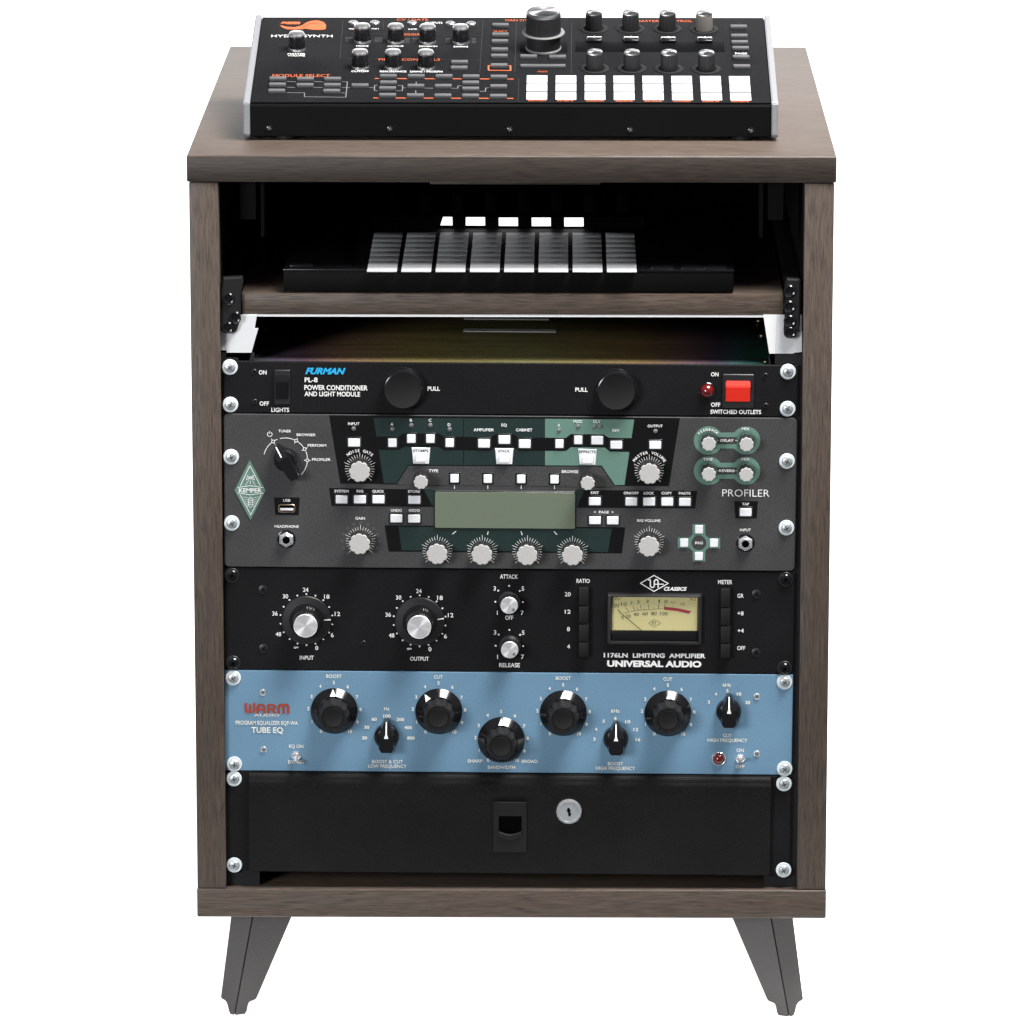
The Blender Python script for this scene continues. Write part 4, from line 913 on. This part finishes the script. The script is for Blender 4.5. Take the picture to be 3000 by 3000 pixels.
for y, xs in ((494, (858, 890, 1000, 1062, 1172, 1236, 1348, 1404, 1520, 1580, 1692, 1725)), (616, (848, 882, 990, 1054, 1164, 1228, 1338, 1402, 1512, 1576, 1690, 1722))):
    for p, q in zip(xs[::2], xs[1::2]): sline(orl, S1, [(p, y+(p-850)*.004), (q, y+(q-850)*.004)], 1.6)
sline(orl, S1, [(1570, 412), (1570, 442), (1708, 444), (1708, 412)], 1.3); sline(orl, S1, [(1570, 413), (1582, 413)], 1.3); sline(orl, S1, [(1696, 413), (1708, 413)], 1.3)
# logo swoosh
lo_ = MB(); cx_, cz_ = sp(S1, 470, 158, pz)
sw = [(396, 160), (424, 142), (455, 131), (500, 129), (535, 140), (549, 160), (545, 184), (515, 188), (470, 187), (440, 184), (415, 180), (398, 184), (350, 186), (300, 184), (270, 172), (258, 158), (300, 168), (350, 172)]
lo_.flat([sp(S1, *q, pz) for q in sw], -pz-.1); orl.add(lo_.v, lo_.f, 0, SM)
sline(dml, S1, [(396, 176), (440, 150), (500, 147)], 1.0, .2)
put('orange_print', orl.mesh('orange_print', 'orange', 0), sy, kind='stuff')
for l in ([(303, 513), (362, 514)], [(475, 514), (535, 515)], [(305, 549), (358, 550)], [(472, 550), (533, 551)], [(302, 583), (412, 584), (412, 609), (672, 612), (682, 515), (650, 514)], [(648, 551), (708, 552)],
          [(645, 584), (675, 585)], [(820, 551), (850, 552)], [(870, 536), (854, 536), (852, 570), (880, 571)], [(1000, 538), (1030, 538), (1028, 571), (992, 571)], [(1030, 553), (1058, 553)], [(1168, 555), (1230, 555)],
          [(1340, 556), (1376, 556), (1378, 540), (1406, 539)], [(1516, 575), (1550, 575), (1552, 553), (1580, 553)], [(1115, 515), (1115, 527)], [(1112, 570), (1112, 588)]): sline(whl, S1, l, .7)
for x, y in ((692, 242), (878, 245), (1060, 248), (1105, 248), (1312, 250), (1478, 250)):
    for i in range(4): sline(whl, S1, [(x-14-(10 if x in (692, 878) else 0), y-6+i*8), (x+14+(10 if x in (692, 878) else 0), y-6+i*8)], .35)
put('white_print', whl.mesh('white_print', 'dim', 0), sy, kind='stuff')
for l in ([(655, 130), (635, 372)], [(910, 138), (908, 185)], [(660, 208), (1530, 222)], [(635, 366), (1520, 378)], [(1535, 130), (1515, 455)], [(1745, 140), (1735, 455)]): sline(dml, S1, l, .5)
for l in ([(482, 145), (480, 460)], [(150, 490), (146, 640)]): sline(dml, S2, l, .5)
put('dim_print', dml.mesh('dim_print', 'ink', 0), sy, kind='stuff')

# ------------------------------------------------------------------ pad controller on the sliding shelf
PCX, PCY = -2.6, SHY+1.5
pc = thing('pad_controller', 'flat black pad controller with eight columns of grey pads on the sliding shelf', 'controller', (PCX, PCY, SH1+LEG))
PH = 20.2; PW = 188.5
put('case', MB().box(-PW, PW, 0, 300, 1.6, PH, .8).box(-PW+8, PW-8, 8, 290, 0, 1.7).mesh('case', 'casek'), pc)
put('front_lip', MB().box(-PW-.4, PW+.4, -.6, 3, PH-1.2, PH+.4, .3).mesh('front_lip', 'knob'), pc)
zt = SH1+PH
def cpt(zf, x, y, h=0):
    p = on_z(*zf(x, y), zt+h); return p.x-PCX, p.y-PCY
_, yf = cpt(P2, 720, 803, 2); _, yb = cpt(P2, 720, 440, 2)
xs = [cpt(P2, 240+323.5*k, 803, 2)[0] for k in (-2, -1, 0, 1, 2, 3, 4, 5, 6)]
pitch = (xs[-1]-xs[0])/8; rp = (yb-yf)/8
PADC = MB().box(-pitch/2+1.9, pitch/2-1.9, -rp/2+.04, rp/2-.04, -.4, .6, .05).mesh('pad', 'rubberpad')
for c in range(8):
    for r_ in range(8): put('pad', PADC, pc, (xs[0]+pitch*(c+.5)-1.5, yf+rp*(r_+.5), PH))
# display bar with lit white tiles
_, yd_ = cpt(P2, 720, 395, 2)
bar = put('display_bar', MB().box(-pitch*4.2+xs[0]+pitch*4, pitch*4.2+xs[0]+pitch*4, yd_+2, yd_+52, PH-.2, PH+10, .6).mesh('display_bar', 'hole'), pc)
for q in ([(316, 308), (402, 309), (404, 387), (291, 386)], [(531, 311), (711, 311), (712, 388), (530, 388)], [(841, 315), (1021, 315), (1022, 393), (842, 392)], [(1152, 315), (1331, 315), (1332, 394), (1153, 394)], [(1459, 315), (1640, 315), (1641, 397), (1460, 397)]):
    pts = [on_y(*P2(*a), PCY+yd_+1.6) for a in q]
    put('lit_tile', MB().prism([(p.x-PCX, p.z-SH1) for p in pts], yd_+1.6, yd_+2.4).mesh('lit_tile', 'lit'), bar)
ENC = MB().lathe([(6.4, 0), (6.2, 17), (5.8, 18), (0, 18)], 28, mx=RX90).mesh('encoder', 'hole')
for k in range(8):
    p = on_z(*P2(155+310.5*k-310, 80), zt+27); put('encoder', ENC, pc, (p.x-PCX, min(p.y-PCY, 285), PH+10 if p.y-PCY < yd_+50 else PH))
for q in ((1205, 1480, 1035, 1095),):
    a, s0 = cpt(P1, 1195, 1092); b, _ = cpt(P1, 1455, 1092); put('button', MB().box(a, b, s0, s0+16, PH-.2, PH+1.6, .5).mesh('button', 'knob'), pc)
a, s0 = cpt(P1, 1605, 1092); b, _ = cpt(P1, 1885, 1092)
put('touch_strip', MB().box(a, b, s0, s0+150, PH-.2, PH+.6, .3).mesh('touch_strip', 'screen'), pc)
for x0_, x1_ in ((803, 937), (978, 1107), (1111, 1242)):
    a, s0 = cpt(P5, x0_, 533); b, _ = cpt(P5, x1_, 533); put('button', MB().box(a, b, s0, s0+16, PH-.2, PH+1.6, .5).mesh('button', 'knob'), pc)

flush_text()
